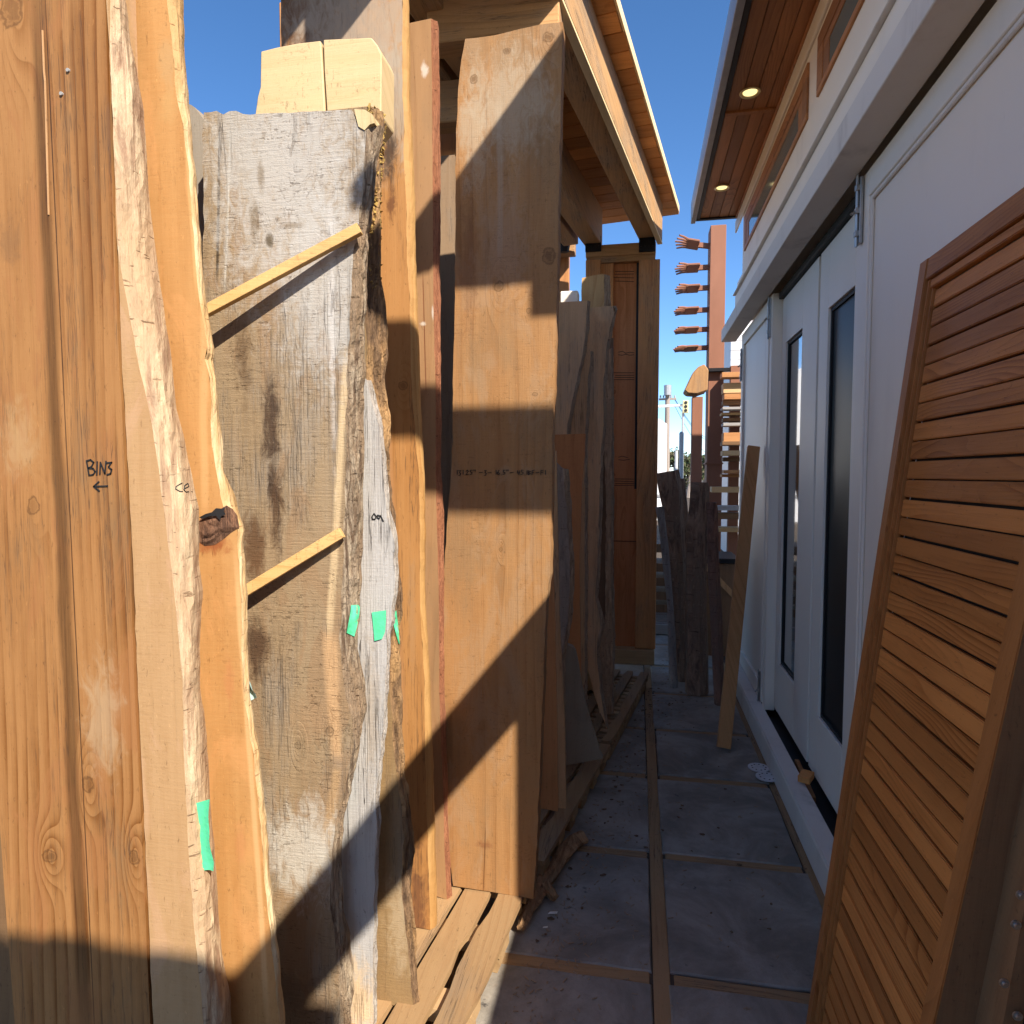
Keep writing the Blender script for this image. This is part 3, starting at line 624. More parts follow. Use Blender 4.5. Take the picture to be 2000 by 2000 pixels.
for _ in range(900):
    yy = random.choice([random.uniform(205, 330), random.uniform(230, 450), random.uniform(205, 560)])
    a, b = interp(poly_y(R7, Y7), at_y(740, yy, Y7).z), interp(poly_y(B7, Y7+.06), at_y(740, yy, Y7).z)
    t = random.uniform(.05, 1); z = at_y(740, yy, Y7).z; c = Vector((a+(b-a)*t+.008*random.random(), Y7+.06*t-.012, z)); s_ = random.uniform(.003, .009)
    d = [Vector((random.gauss(0, 1), random.gauss(0, 1), random.gauss(0, 1))).normalized()*s_ for _ in range(4)]
    g.add([c+q for q in d], [(0, 1, 2), (0, 2, 3), (0, 3, 1), (1, 3, 2)])
g.obj('moss', moss, p7, wloc(p7), kind='stuff')


# --- end grain block
def prism(name, px, Y, th, mat, parent=None, label=None, cat=None, zb=None, group=None, bev=0):
    q = [at_y(x, y, Y) for x, y in px]
    n = len(q); g = G(); g.v = q+[v+Vector((0, th, 0)) for v in q]
    g.f = [tuple(range(n)), tuple(range(n, 2*n))[::-1]]+[(i, n+i, n+(i+1) % n, (i+1) % n) for i in range(n)]; g.mi = [0]*len(g.f)
    bm = bmesh.new(); vs = [bm.verts.new(v) for v in g.v]
    for f in g.f: bm.faces.new([vs[i] for i in f])
    bmesh.ops.recalc_face_normals(bm, faces=bm.faces[:])
    if bev: bmesh.ops.bevel(bm, geom=bm.edges[:], offset=bev, segments=1, affect='EDGES')
    bm.verts.index_update(); gg = G(); gg.add([v.co.copy() for v in bm.verts], [[v.index for v in f.verts] for f in bm.faces]); bm.free()
    o = gg.obj(name, mat, parent, q[0])
    if label: tag(o, label, cat, group)
    return o
YB = 1.97
mb = wood('pale end block', (.76, .61, .39), (.62, .45, .25), axis='XZ', freq=12, warp=4, ring=.25, fib=.25, saw=.2, ticks=.4, stain=((.60, .43, .23), .5))
blk = thing('split_timber', 'pale yellow split timber end standing above the grey slab', 'timber', at_y(600, 200, YB))
prism('half', [(497, 230), (503, 188), (508, 170), (509, 100), (540, 92), (582, 84), (626, 79), (630, 140), (634, 214), (632, 900), (497, 900)], YB, .11, mb, blk, bev=.003)
prism('half', [(631, 77), (725, 73), (737, 88), (745, 106), (744, 225), (716, 262), (712, 900), (637, 900), (638, 214), (633, 140)], YB, .11, mb, blk, bev=.003)

# --- dark wide post
Y10 = 2.2
R10 = [(786, 0), (786, 181), (790, 254), (788, 308), (793, 399), (795, 507), (801, 598), (802, 700), (804, 759), (809, 828), (818, 922), (820, 1049), (820, 1193), (828, 1318), (830, 1445), (832, 1554), (837, 1699), (840, 1814)]
B10 = [(794, 0), (797, 109), (799, 217), (806, 326), (809, 435), (811, 543), (815, 650), (822, 849), (826, 976), (824, 1121), (831, 1266), (837, 1372), (842, 1481), (846, 1590), (850, 1735), (850, 1805)]
L10 = [(548, -60), (550, 300), (570, 1000), (600, 1800)]
og = org_of(Y10, L10, R10, 3.75)
m10 = wood('charred reclaimed plank', (.58, .32, .15), (.42, .20, .08), freq=24, warp=4, ring=.35, fib=.3, saw=.1, cat=.35, crack=.6,
           spots=local(S(Y10, [(600, 20, 160, 240, (.13, .11, .09), .97), (700, 60, 200, 260, (.31, .26, .20), .95), (775, 200, 80, 150, (.33, .28, .21), .9), (760, 300, 24, 70, (.07, .055, .045), .95), (765, 400, 12, 50, (.13, .08, .05), .85), (815, 1780, 26, 170, (.17, .12, .09), .9), (805, 1200, 10, 160, (.30, .19, .1), .5)]), og),  # first spot paints the roof's shade dark; others are greying and char
           knots=knots_px(Y10, [(788, 754, 11)], og), stripes=stripes_px(Y10, [(745, 600, 790, 1400, 10, (.34, .17, .07), .6)], og))
e10 = wood('sapwood arris', (.62, .39, .19), (.42, .22, .09), freq=60, warp=4, ring=.5)
p10 = slab('reclaimed_plank', 'tall thick reclaimed plank, grey with char and painted shade at its top, orange below', 'plank', Y10, .09, L10, R10, m10, ztop=3.8, RB=B10, edge=e10, rows=80, edge_amp=.002, jag=.003, edge_name='arris',
           bot=[(600, 1800), (808, 1810), (840, 1816)])

# --- redwood plank with red bark edge
Y11 = 2.38
R11 = [(842, 36), (844, 181), (845, 362), (846, 543), (849, 700), (851, 741), (851, 940), (853, 1012), (857, 1157), (858, 1350), (860, 1409), (866, 1554), (868, 1662), (873, 1757)]
B11 = [(857, 52), (859, 254), (860, 471), (858, 543), (860, 700), (859, 904), (866, 994), (866, 1103), (864, 1193), (866, 1350), (870, 1409), (871, 1554), (875, 1626), (880, 1745)]
L11 = [(772, 40), (775, 900), (800, 1800)]
og = org_of(Y11, L11, R11, 3.4)
m11 = wood('brown redwood plank', (.50, .31, .175), (.36, .20, .105), (.38, .28, .18), .4, freq=30, warp=4, ring=.3, fib=.25, saw=.15, cat=.35,
           stripes=stripes_px(Y11, [(826, 540, 832, 760, 1.5, (.16, .06, .03), .9)], og), spots=local(S(Y11, [(829, 135, 9, 16, (.60, .56, .50), .8), (826, 632, 9, 5, (.62, .58, .5), .8), (845, 610, 2.5, 16, (.6, .56, .5), .8)]), og))
e11 = bark('red bark', [(.26, .10, .05), (.42, .18, .09), (.33, .13, .06), (.12, .04, .025)], sc=1.1, bump=1)
slab('redwood_plank', 'straight brown plank with rough red bark edge, left of the dark gap', 'plank', Y11, .06, L11, R11, m11, top=[(772, 52), (795, 46), (842, 36), (850, 42)], RB=B11, edge=e11, rows=80, edge_amp=.005, jag=.002, edge_name='bark_edge',
     bot=[(800, 1745), (851, 1750), (873, 1757)])

# --- the measured plank
Y13 = 2.45
L13 = [(906, 74), (897, 138), (891, 254), (890, 399), (888, 580), (886, 700), (884, 813), (880, 940), (869, 1085), (866, 1193), (866, 1300), (870, 1400), (872, 1554), (878, 1680), (884, 1729)]
R13 = [(1098, 43), (1098, 115), (1093, 300), (1090, 400), (1088, 580), (1085, 700), (1080, 830), (1078, 960), (1075, 1095), (1074, 1120), (1067, 1175), (1062, 1310), (1058, 1409), (1052, 1554), (1043, 1755)]
og = org_of(Y13, L13, R13, 3.36)
m13 = wood('measured fir plank', (.49, .285, .145), (.34, .175, .08), (.35, .26, .165), .5, freq=34, warp=3.2, ring=.5, fib=.3, saw=.3, ticks=.25, stain=((.30, .20, .115), .4), cat=.3, bump=.4, sc=2.6,
           knots=knots_px(Y13, [(990, 100, 8), (1070, 72, 11), (925, 155, 8), (975, 560, 10), (1033, 607, 5), (1045, 770, 6), (978, 1073, 4), (1072, 500, 13)], og),
           spots=local(S(Y13, [(925, 250, 36, 130, (.36, .30, .21), .75), (1000, 200, 90, 120, (.38, .32, .23), .7), (915, 520, 22, 160, (.24, .17, .11), .6), (985, 480, 60, 120, (.34, .24, .16), .5), (945, 1650, 20, 10, (.25, .14, .08), .6)]), og),
           stripes=stripes_px(Y13, [(976, 200, 976, 500, 8, (.33, .25, .17), .6), (948, 1620, 944, 1740, 1.2, (.1, .06, .04), .8)], og))
p13 = slab('fir_plank', 'broad brown fir plank with lumber measurements inked across its middle', 'plank', Y13, .076, L13, R13, m13, top=[(906, 76), (930, 74), (966, 69), (1018, 56), (1060, 47), (1098, 43)], rows=90, cols=40, jag=.004, wob=.004,
           bot=[(884, 1730), (960, 1742), (1043, 1756)])
T = 922
GL = {'1': [[(2, -8), (2, 2)]], '3': [[(0, -7), (5, -7), (2, -3), (5, 0), (3, 4), (0, 4)]], '.': [[(1, 3), (2, 3)]], '2': [[(0, -6), (3, -8), (5, -5), (0, 2), (6, 2)]],
      '5': [[(6, -8), (1, -8), (1, -4), (5, -3), (5, 1), (0, 2)]], '"': [[(1, -9), (1, -6)], [(4, -9), (4, -6)]], '-': [[(0, -2), (8, -3)]], '6': [[(4, -8), (0, -2), (1, 2), (5, 1), (4, -2), (1, -2)]],
      '4': [[(1, -7), (0, -1), (6, -2)], [(5, -7), (4, 3)]], '9': [[(5, -6), (1, -6), (1, -3), (5, -3), (5, -6), (4, 3)]], 'B': [[(0, -7), (0, 3)], [(0, -7), (5, -5), (0, -2), (5, 0), (0, 3)]], 'F': [[(0, 3), (0, -7), (6, -8)], [(0, -3), (5, -3)]]}
def write(txt, x, y, s=1.): 
    out = []
    adv = {'1': 5, '.': 4, '"': 8, ' ': 5, '-': 12}
    for ch in txt:
        for st_ in GL.get(ch, []): out.append([(x+a*s, y+b*s) for a, b in st_])
        x += adv.get(ch, 8.5)*s
    return out
strokes('marking', INK, p13, write('131.25" -3- 16.5"- 45.1BF-F1', 892, 925, .84), Y13, .0021, .0045, .003)

# --- boards deep in the gap
mg = wood('dull grey brown board', (.25, .18, .12), (.16, .10, .06), (.24, .2, .16), .6, freq=40, warp=4, ring=.3, crack=.6)
slab('inner_board', 'dim board standing deep in the gap left of the measured plank', 'board', 3.05, .04, [(845, 305), (848, 1400)], [(888, 300), (888, 1400)], mg, top=[(845, 308), (868, 304), (888, 302)])
slab('inner_board', 'reddish back board under the rack roof, seen over the dim gap', 'board', 3.7, .04, [(850, 90), (855, 1400)], [(894, 88), (894, 1400)], DFIR, top=[(850, 88), (894, 86)])
GRAW = [
 # name,label,Y,th,L,R,top,bot,RB,colours
 ('narrow_board', 'slim reddish board just right of the measured plank', 3.02, .03, [(1052, 1080), (1055, 1590)], [(1079, 1080), (1083, 1200), (1087, 1400), (1089, 1584)], [(1052, 1082), (1079, 1080)], [(1052, 1578), (1089, 1585)], None, 'r'),
 ('narrow_board', 'slim grey-brown board between the slim reddish board and the slate-grey slab', 3.16, .03, [(1078, 880), (1080, 1500)], [(1086, 880), (1092, 1200), (1102, 1400), (1104, 1505)], [(1078, 882), (1086, 880)], None, None, 'g'),
 ('grey_slab', 'dark grey slab with sloping rough top and bulging wavy edge', 3.3, .05, [(1078, 890), (1083, 1500)], [(1100, 911), (1106, 960), (1110, 1023), (1113, 1070), (1113, 1140), (1110, 1198), (1101, 1245), (1097, 1280), (1099, 1500)], [(1078, 895), (1086, 903), (1096, 914), (1110, 918)], None, [(1111, 915), (1114, 960), (1117, 1023), (1119, 1070), (1119, 1140), (1116, 1198), (1107, 1245), (1102, 1280), (1103, 1500)], 'd'),
 ('slate_slab', 'low slate-grey slab with rounded top, leaning at the pallet edge', 3.55, .04, [(1100, 1250), (1099, 1496)], [(1130, 1280), (1143, 1326), (1162, 1384), (1171, 1450), (1174, 1482)], [(1100, 1256), (1118, 1263), (1129, 1280), (1140, 1320), (1160, 1380)], [(1099, 1496), (1174, 1482)], None, 's'),
 ('redwood_board', 'red-brown sawn board, level-topped, above the slate-grey slab', 3.72, .04, [(1078, 850), (1080, 1400)], [(1143, 849), (1142, 867), (1141, 898), (1136, 940), (1134, 1023), (1131, 1093), (1133, 1233), (1134, 1290)], [(1078, 849), (1143, 847)], None, None, 'R'),
 ('pale_slab', 'pale grey-brown slab, upper left of the shaded slabs behind the measured plank', 3.9, .05, [(1080, 590), (1080, 1300)], [(1147, 590), (1144, 650), (1138, 690), (1126, 743), (1116, 790), (1108, 830), (1104, 1200)], [(1080, 591), (1152, 587)], None, [(1151, 588), (1148, 650), (1143, 690), (1132, 743), (1122, 790), (1114, 830), (1110, 1200)], 'p'),
 ('split_slab', 'narrow slab with a dark split, in the middle of the shaded slabs', 4.0, .05, [(1118, 690), (1112, 1000), (1112, 1400)], [(1153, 687), (1148, 750), (1142, 850), (1142, 1400)], [(1118, 700), (1135, 692), (1143, 682), (1157, 687)], None, [(1157, 688), (1152, 750), (1146, 850), (1146, 1400)], 'g'),
 ('tapered_slab', 'tall pale slab tapering to a crooked foot on the far pallet', 4.08, .05, [(1118, 600), (1125, 900), (1136, 1100), (1146, 1163), (1147, 1210), (1142, 1256), (1144, 1326), (1164, 1396), (1175, 1419)], [(1199, 598), (1203, 603), (1196, 622), (1190, 650), (1184, 691), (1178, 753), (1179, 836), (1173, 898), (1170, 1002), (1168, 1093), (1162, 1186), (1171, 1221), (1173, 1238), (1165, 1280), (1166, 1310), (1171, 1361), (1177, 1400)], [(1118, 603), (1153, 601), (1200, 597)], [(1140, 1400), (1177, 1419)], [(1202, 597), (1206, 603), (1200, 622), (1194, 650), (1188, 691), (1182, 753), (1183, 836), (1177, 898), (1175, 1002), (1173, 1093), (1167, 1186), (1177, 1221), (1178, 1238), (1170, 1280), (1171, 1310), (1177, 1361), (1181, 1400)], 'p'),
 ('bark_slab', 'thin crooked bark-edged piece beside the plywood panel', 4.5, .04, [(1184, 690), (1180, 850), (1184, 1000), (1182, 1100), (1183, 1200), (1170, 1245), (1170, 1310)], [(1194, 690), (1195, 850), (1194, 1000), (1193, 1100), (1195, 1200), (1197, 1250), (1196, 1300)], [(1184, 684), (1194, 680)], None, [(1196, 690), (1198, 850), (1198, 1000), (1196, 1100), (1199, 1200), (1200, 1250), (1199, 1300)], 'b'),
 ('dark_board', 'dark straight board right behind the tapered slab, before the plywood panel', 4.75, .03, [(1160, 660), (1165, 1300)], [(1198, 660), (1199, 1310)], [(1160, 662), (1198, 660)], None, None, 'k'),
 ('tall_block', 'thick timber block rising above the shaded slabs, its top catching a sun strip', 4.98, .12, [(1136, 540), (1134, 1200)], [(1180, 538), (1182, 1200)], [(1136, 543), (1168, 536), (1180, 536)], None, [(1187, 540), (1191, 600), (1191, 1200)], 'o'),
 ('capped_timber', 'timber with white painted end cap, peeking over the pale slab', 4.9, .1, [(1096, 574), (1096, 1200)], [(1127, 574), (1126, 1200)], [(1096, 575), (1127, 573)], None, None, 'w'),
 ('thin_board', 'thin sunlit board sliver beside the measured plank, left of the white-capped timber', 4.85, .03, [(1070, 560), (1070, 1200)], [(1091, 566), (1097, 600), (1097, 1200)], [(1070, 558), (1089, 560), (1093, 575)], None, None, 'o'),
]
PALT = {'r': wood('slim red board', (.52, .27, .14), (.36, .16, .08), freq=40), 'g': wood('grey brown board', (.52, .34, .20), (.33, .19, .10), (.44, .33, .23), .5, freq=40, crack=.7),
        'd': bark('dark waney grey', [(.22, .165, .125), (.38, .29, .22), (.30, .23, .175), (.46, .37, .28)], sc=.8, bump=.6), 's': wood('slate grey face', (.28, .235, .175), (.18, .145, .105), (.30, .275, .235), .5, freq=14, warp=6, ring=.4, saw=.3),
        'R': wood('red sawn board', (.50, .24, .12), (.37, .16, .08), freq=30, saw=.5), 'p': wood('pale grey brown slab', (.62, .41, .25), (.42, .25, .135), (.50, .39, .28), .7, freq=22, warp=5, ring=.35, crack=.5),
        'b': bark('crooked bark', [(.34, .21, .12), (.58, .38, .22), (.44, .28, .16), (.16, .10, .06)], sc=.8, bump=1), 'k': wood('dark brown board', (.20, .13, .085), (.12, .08, .05), freq=40),
        'o': wood('orange block', (.52, .36, .20), (.40, .24, .12), freq=25), 'w': wood('capped timber wood', (.40, .28, .17), (.30, .18, .1), freq=30)}
EDG = bark('shade live edge', [(.26, .18, .12), (.52, .38, .25), (.38, .27, .17), (.13, .08, .05)], sc=.8, bump=1)
for (nm, lab, Yg, th, L, R, tp, bt, RB, cd) in GRAW:
    o = slab(nm, lab, 'slab' if 'slab' in nm else 'board', Yg, th, L, R, PALT[cd], top=tp, bot=bt, RB=RB, edge=EDG, rows=60, jag=.006 if RB else .002, edge_amp=.008)
    if cd == 'w':
        a, b = at_y(1094, 572, Yg-.004), at_y(1129, 592, Yg-.004); g = G(); g.box(a.x, b.x, Yg-.006, Yg+.108, b.z, a.z+.012, bev=.008); g.obj('end_cap', WHITE, o, wloc(o))
g = G(); a = at_z(1050, 1648, 0); b = at_z(1089, 1640, 0); g.box(a.x-.12, b.x, a.y, a.y+.16, 0, .10, bev=.004)
tag(g.obj('timber_offcut', PALT['k'], None, (a.x, a.y, 0)), 'dark timber offcut on the ground under the slim boards', 'offcut')

# ------------------------------------------------------------------ tape tabs
def tab(lab, px, Y, mat=TAPE, curl=.012, on=None, lift=0.):
    """px: left edge points and right edge points top->bottom; laid on the surface of `on`, or free standing at Y"""
    Lp, Rp = px; g = G(); sd = random.random()*30; nj, ni = 14, 5; hit = surface(*on) if on else None
    last = None
    for j in range(nj+1):
        t = j/nj*(len(Lp)-1); k0 = min(int(t), len(Lp)-2); f_ = t-k0
        l = [Lp[k0][q]+(Lp[k0+1][q]-Lp[k0][q])*f_ for q in (0, 1)]; rr_ = [Rp[k0][q]+(Rp[k0+1][q]-Rp[k0][q])*f_ for q in (0, 1)]
        for i in range(ni+1):
            u = i/ni; x, y = l[0]+(rr_[0]-l[0])*u, l[1]+(rr_[1]-l[1])*u
            if hit:
                c = hit(x, y, .0025) or last or at_y(x, y, Y)
                if last is not None and (c-last).length > .06: c = at_y(x, y, last.y)
                last = c.copy(); c -= (c-CAM).normalized()*(lift+.0018+.0022*mn.noise(Vector((x*.09+sd, y*.05, 0))))
            else:
                c = at_y(x, y, Y); c.y -= curl*(u-.3)**2*1.5+.0015*math.sin(j*1.1+i)
            g.v.append(c)
    V = g.v[:]; g.v += [v+(v-CAM).normalized()*.0008 for v in V]; N = len(V); w_ = ni+1
    for j in range(nj):
        for i in range(ni):
            a = j*w_+i; g.f += [(a, a+w_, a+w_+1, a+1), (N+a, N+a+1, N+a+w_+1, N+a+w_)]
    g.mi = [0]*len(g.f); tag(g.obj('tape_strip', mat, None, V[0], smooth=True), lab, 'tape', 'green tape tabs on the slabs')
tab('long green tape strip near the foot of the pale waney slab', ([(384, 1568), (387, 1610), (388, 1640), (391, 1675), (397, 1700)], [(411, 1560), (410, 1600), (411, 1640), (419, 1680), (420, 1699)]), 1.366, curl=.006)
tab('green tape tab on the big grey slab\'s rough edge', ([(686, 1182), (684, 1200), (679, 1225), (677, 1236)], [(703, 1181), (702, 1200), (697, 1225), (692, 1243)]), 1.672, on=(p5,))
tab('squarish green tape tab on the silver slab', ([(726, 1196), (728, 1215), (730, 1235), (731, 1252)], [(754, 1192), (754, 1210), (752, 1235), (746, 1248)]), 1.7665, on=(p6,))
tab('thin sliver of green tape on the bark right of the silver slab', ([(764, 1203), (769, 1220), (774, 1240), (779, 1257)], [(774, 1192), (777, 1215), (779, 1240), (781, 1258)]), 1.872, on=(p7,))
tab('pale curled tape end hanging from the orange slab edge', ([(478, 1304), (482, 1325), (487, 1350), (490, 1368)], [(482, 1302), (490, 1325), (500, 1345), (509, 1359)]), 1.50, TAPEB, .02)

# ------------------------------------------------------------------ timber rack structure
def rpt(x61, y, z):  # point on a rack-parallel line that has x=x61 at y=6.1
    return Vector((x61+(y-6.1)*RACK.x/RACK.y, y, z))
rack = thing('timber_rack', 'open roofed timber rack on the left, holding the upright slabs', 'storage rack', (0, 6.1, 0))
ZR = 4.12
y = .95; i = 0
LW = 2.2
while y < 6.34:
    w = .165; g = G(); a = rpt(.325-.04+.0, y+w/2, ZR+.012)+Vector((random.uniform(-.006, .006), 0, 0)); 
    g.beam(a, a-RACKN*1.0, w-.006, .022, bev=.002); g.obj('roof_board', ROOFB, rack, a); y += w; i += 1
g = G(); a, b = rpt(.29, .95, ZR+.035), rpt(.29, 6.36, ZR+.035); g.beam(a, b, .012, .06); g.obj('roof_edge_trim', PALEY, rack, a)
g = G(); g.hexa([rpt(.285, .95, ZR+.026), rpt(.285, 6.35, ZR+.026), rpt(-.70, 6.35, ZR+.026), rpt(-.70, .95, ZR+.026)]+[rpt(.285, .95, ZR+.05), rpt(.285, 6.35, ZR+.05), rpt(-.70, 6.35, ZR+.05), rpt(-.70, .95, ZR+.05)])
g.obj('roof_membrane', BLACK, rack, rpt(0, 3, ZR))
for (x0, x1, z0, mt, nm) in ((-.02, .135, 3.82, DFIRY, 'rafter'), (.137, .178, 3.80, DFIRY, 'outer_rafter'), (-.50, -.345, 3.80, DFIRY, 'rafter'), (-.70, -.56, 3.82, DFIRY, 'rafter')):
    g = G(); c = (x0+x1)/2; a, b = rpt(c, 2.3 if nm == 'rafter' else 1.6, (z0+ZR)/2), rpt(c, 6.14, (z0+ZR)/2); g.beam(a, b, x1-x0, ZR-z0-.002, bev=.006); g.obj(nm, mt, rack, a)
g = G(); a, b = rpt(.1575, 1.6, 3.79), rpt(.1575, 6.145, 3.79); g.beam(a, b, .043, .018, bev=.002); g.obj('underside_strip', PALEY, rack, a)  # paler strip along the underside of the outer rafter
# end frame at y ~ 6.1
def fr(nm, px0, px1, Yf, th, mat, bev=.004):
    a, b = at_y(*px0, Yf), at_y(*px1, Yf); g = G(); g.box(min(a.x, b.x), max(a.x, b.x), Yf, Yf+th, min(a.z, b.z), max(a.z, b.z), bev=bev); return g.obj(nm, mat, rack, (a.x, Yf, 0))
fr('header', (1144, 480), (1281, 494), 6.08, .14, DFIRX)
fr('header', (1146, 496), (1280, 507), 6.10, .12, DFIRX)
fr('post', (1248, 508), (1280, 1268), 6.08, .14, DFIR)
fr('post', (1144, 508), (1168, 1268), 6.09, .14, DFIR)
fr('post', (1170, 509), (1192, 1268), 6.13, .1, DFIR)
PLY = wood('stamped plywood', (.52, .24, .125), (.33, .13, .06), freq=30, warp=8, ring=.5, knots=[(-.1, .5, .014), (.03, 1.05, .018), (-.03, 1.9, .014), (.05, 2.5, .02), (-.06, 2.62, .014), (.02, 2.75, .014), (.06, 1.75, .012)], cat=.6, sc=4)
pl = fr('plywood_panel', (1190, 516), (1243, 1264), 6.17, .02, PLY, bev=0)
fr('panel_joint', (1196, 1056), (1243, 1058), 6.164, .004, BLACK, bev=0)
fr('dark_slit', (1243.5, 512), (1247.5, 955), 6.16, .02, BLACK, bev=0)  # solid black strip paints the shade of a gap
fr('base_rail', (1196, 1268), (1278, 1300), 6.04, .14, PALX)
gg = [[(1198+random.uniform(0, 4), yy+random.uniform(-1, 1)), (1238, yy+random.uniform(-1, 1))] for yy in (728, 733, 738, 742, 935, 940, 945, 948, 530, 536, 543, 550)]
st2 = [[(1208, 688), (1216, 686), (1222, 690), (1230, 688), (1238, 689)], [(1208, 693), (1215, 694), (1222, 692), (1230, 694), (1238, 693)], [(1208, 893), (1216, 891), (1226, 894)], [(1208, 898), (1218, 899), (1230, 897)]]
SI = plain('stamp ink', (.06, .035, .025), .8)
for q_ in gg+st2: strokes('stamp_line', SI, pl, [q_], 6.17, .005, .003, .002)
for px in (1143, 1248):
    a = at_y(px, 476, 6.06); g = G(); g.box(a.x, a.x+.14, 6.06, 6.09, a.z-.07, a.z+.06, bev=.003)
    for i in range(4): g.tube([(a.x+.02+.033*i, 6.06, a.z-.02), (a.x+.02+.033*i, 6.05, a.z-.02)], .007, 8)
    g.obj('bracket', DSTEEL, rack, a)
# cross beams near the big planks and back posts
a, b = at_y(859, 85, 2.95), at_y(1083, 45, 2.95)
g = G(); g.box(a.x-.06, b.x+.02, 2.95, 3.07, b.z-.02, b.z+.24, bev=.006); g.obj('cross_beam', DFIRX, rack, (b.x, 2.95, 0))
a = at_y(856, 240, 3.4); g = G(); g.box(a.x-.3, a.x+.25, 3.4, 3.52, a.z, a.z+.21, bev=.006); g.obj('cross_beam', DFIRX, rack, a)
a = at_y(1088, 475, 6.9); g = G(); g.box(a.x, a.x+.12, 6.9, 7.02, .1, a.z, bev=.006); g.obj('post', DFIR, rack, (a.x, 6.9, 0))
a, b = at_y(1075, 415, 6.7), at_y(1122, 492, 6.7); g = G(); g.box(a.x-.6, b.x, 6.7, 6.86, b.z, b.z+.3, bev=.006); g.obj('cross_beam', DFIRX, rack, (a.x, 6.7, 0))
g = G(); c = at_y(1101, 480, 6.66); g.tube([c+Vector((0, 0, .05)), c+Vector((0, .01, -.06))], [.07, .045], 10, rough=.2); g.obj('bracket', DSTEEL, rack, c)
for xx, yy in ((-1.5, 1.3), (-1.2, 3.2), (-.95, 4.7), (-.75, 6.0)):   # back row of posts, hidden behind the slabs
    g = G(); g.box(xx-.6, xx-.5, yy, yy+.1, 0, ZR, bev=.006); g.obj('post', DFIR, rack, (xx, yy, 0))
g = G(); g.beam((-1.75, 2.6, 1.5), (-1.25, 6.3, 1.5), .04, 2.7); g.obj('back_panel', PALT['k'], rack, (-1.6, 3, 0))

# ------------------------------------------------------------------ the white building on the right
bld = thing('white_building', 'white painted building with doors and deep cedar soffit, right', 'building', (.85, 3.5, 0))
def bx(nm, x0, x1, y0, y1, z0, z1, mat, bev=.003, parent=bld, loc=None):
    g = G(); g.box(x0, x1, y0, y1, z0, z1, bev=bev); return g.obj(nm, mat, parent, loc or ((x0+x1)/2, (y0+y1)/2, z0))
YE = 6.03; YN = 1.03; YU = 1.22
bx('upper_wall', .85, 1.0, YU, YE, 3.06, 4.06, WHITE)
bx('ledge', .726, .853, YU+.12, 6.37, 2.95, 3.057, WHITED)
bx('ledge_upstand', .80, .852, YU, 6.2, 3.0575, 3.19, WHITE)
bx('cornice_strip', .812, .852, YU, 6.16, 3.1925, 3.30, WHITE)
bx('cornice_strip', .825, .852, YU, 6.14, 3.312, 3.41, WHITE)
bx('drip_strip', .79, .852, YU, 6.16, 3.304, 3.310, WHITED)
bx('far_wall', .875, 1.0, 4.80, YE, .14, 2.948, WHITE2)
for (y0, y1, z0, z1) in ((4.82, 4.90, .16, 2.94), (5.94, 6.03, .16, 2.94), (4.90, 5.94, 2.84, 2.94), (4.90, 5.94, .16, .28)):
    bx('trim_board', .857, .877, y0, y1, z0, z1, WHITE2)
bx('door_post', .862, .93, 4.722, 4.80, .14, 2.948, WHITE)
bx('baseboard', .777, .807, YN, YE+.02, 0, .14, WHITED, .004)
bx('baseboard_cap', .780, .862, YN, YE, .142, .155, WHITED, .002)
bx('sill_channel', .862, 1.0, YN, 4.72, .0, .10, plain('dark sill metal', (.035, .033, .032), .5, .3))
bx('body', 1.02, 4.0, YU+.02, YE-.02, 0, 4.0, WHITED)
bx('body_front', .96, 1.019, YU+.02, 4.8, .1, 2.9, plain('painted dark interior', (.02, .019, .018), .8))  # near-black slab; the unlit room is put into its colour
bx('header_shadow_gap', .90, 1.0, YU, 4.72, 2.905, 2.948, BLACK)  # solid black strip paints the shade over the doors
# doors
def door(y0, y1, g0, g1, gz0, gz1, name='door'):
    xf = .925
    for (a, b, c, d, n) in ((y0, g0, .17, 2.90, 'stile'), (g1, y1, .17, 2.90, 'stile'), (g0, g1, .17, gz0, 'panel'), (g0, g1, gz1, 2.90, 'panel')):
        bx(n, xf, .962, a, b, c, d, WHITE2, .002, D)
    for (a, b, c, d) in ((g0+.004, g0+.022, gz0, gz1), (g1-.022, g1-.004, gz0, gz1), (g0+.022, g1-.022, gz0+.002, gz0+.02), (g0+.022, g1-.022, gz1-.02, gz1-.002)):
        bx('glazing_bead', xf+.012, xf+.03, a, b, c, d, BLACK, .001, D)
    k = 0
    gl = M('dark door glass'); gl.b.inputs['Coat Weight'].default_value = 1; gl.b.inputs['Coat Roughness'].default_value = .02; m_ = gl.fin((.012, .013, .014), .08, 0, .6)  # opaque pane; the dark interior is put into its colour
    if g0 < 3.5: gl.b.inputs['Coat Weight'].default_value = 0; gl.b.inputs['Roughness'].default_value = .35; gl.b.inputs['Specular IOR Level'].default_value = .2
    bx('glass', xf+.022, xf+.030, g0+.02, g1-.02, gz0+.018, gz1-.018, m_, 0, D)
D = bpy.data.objects.new('door', None); COL.objects.link(D); D.parent = bld; D.location = Vector((.93, 4.25, .17))-bld.location
door(3.822, 4.718, 4.16, 4.60, .50, 2.60)
D = bpy.data.objects.new('door', None); COL.objects.link(D); D.parent = bld; D.location = Vector((.93, 3.35, .17))-bld.location
door(2.86, 3.782, 3.20, 3.62, .50, 2.58)
pn = bx('sliding_panel', .885, .915, YU, 2.95, .16, 2.93, WHITE2, .003)
for (y0, y1, z0, z1) in ((2.86, 2.955, .16, 2.935), (YU, 2.86, 2.83, 2.935), (YU, 2.86, .16, .30)):
    bx('panel_frame', .868, .884, y0, y1, z0, z1, WHITE2, .003)
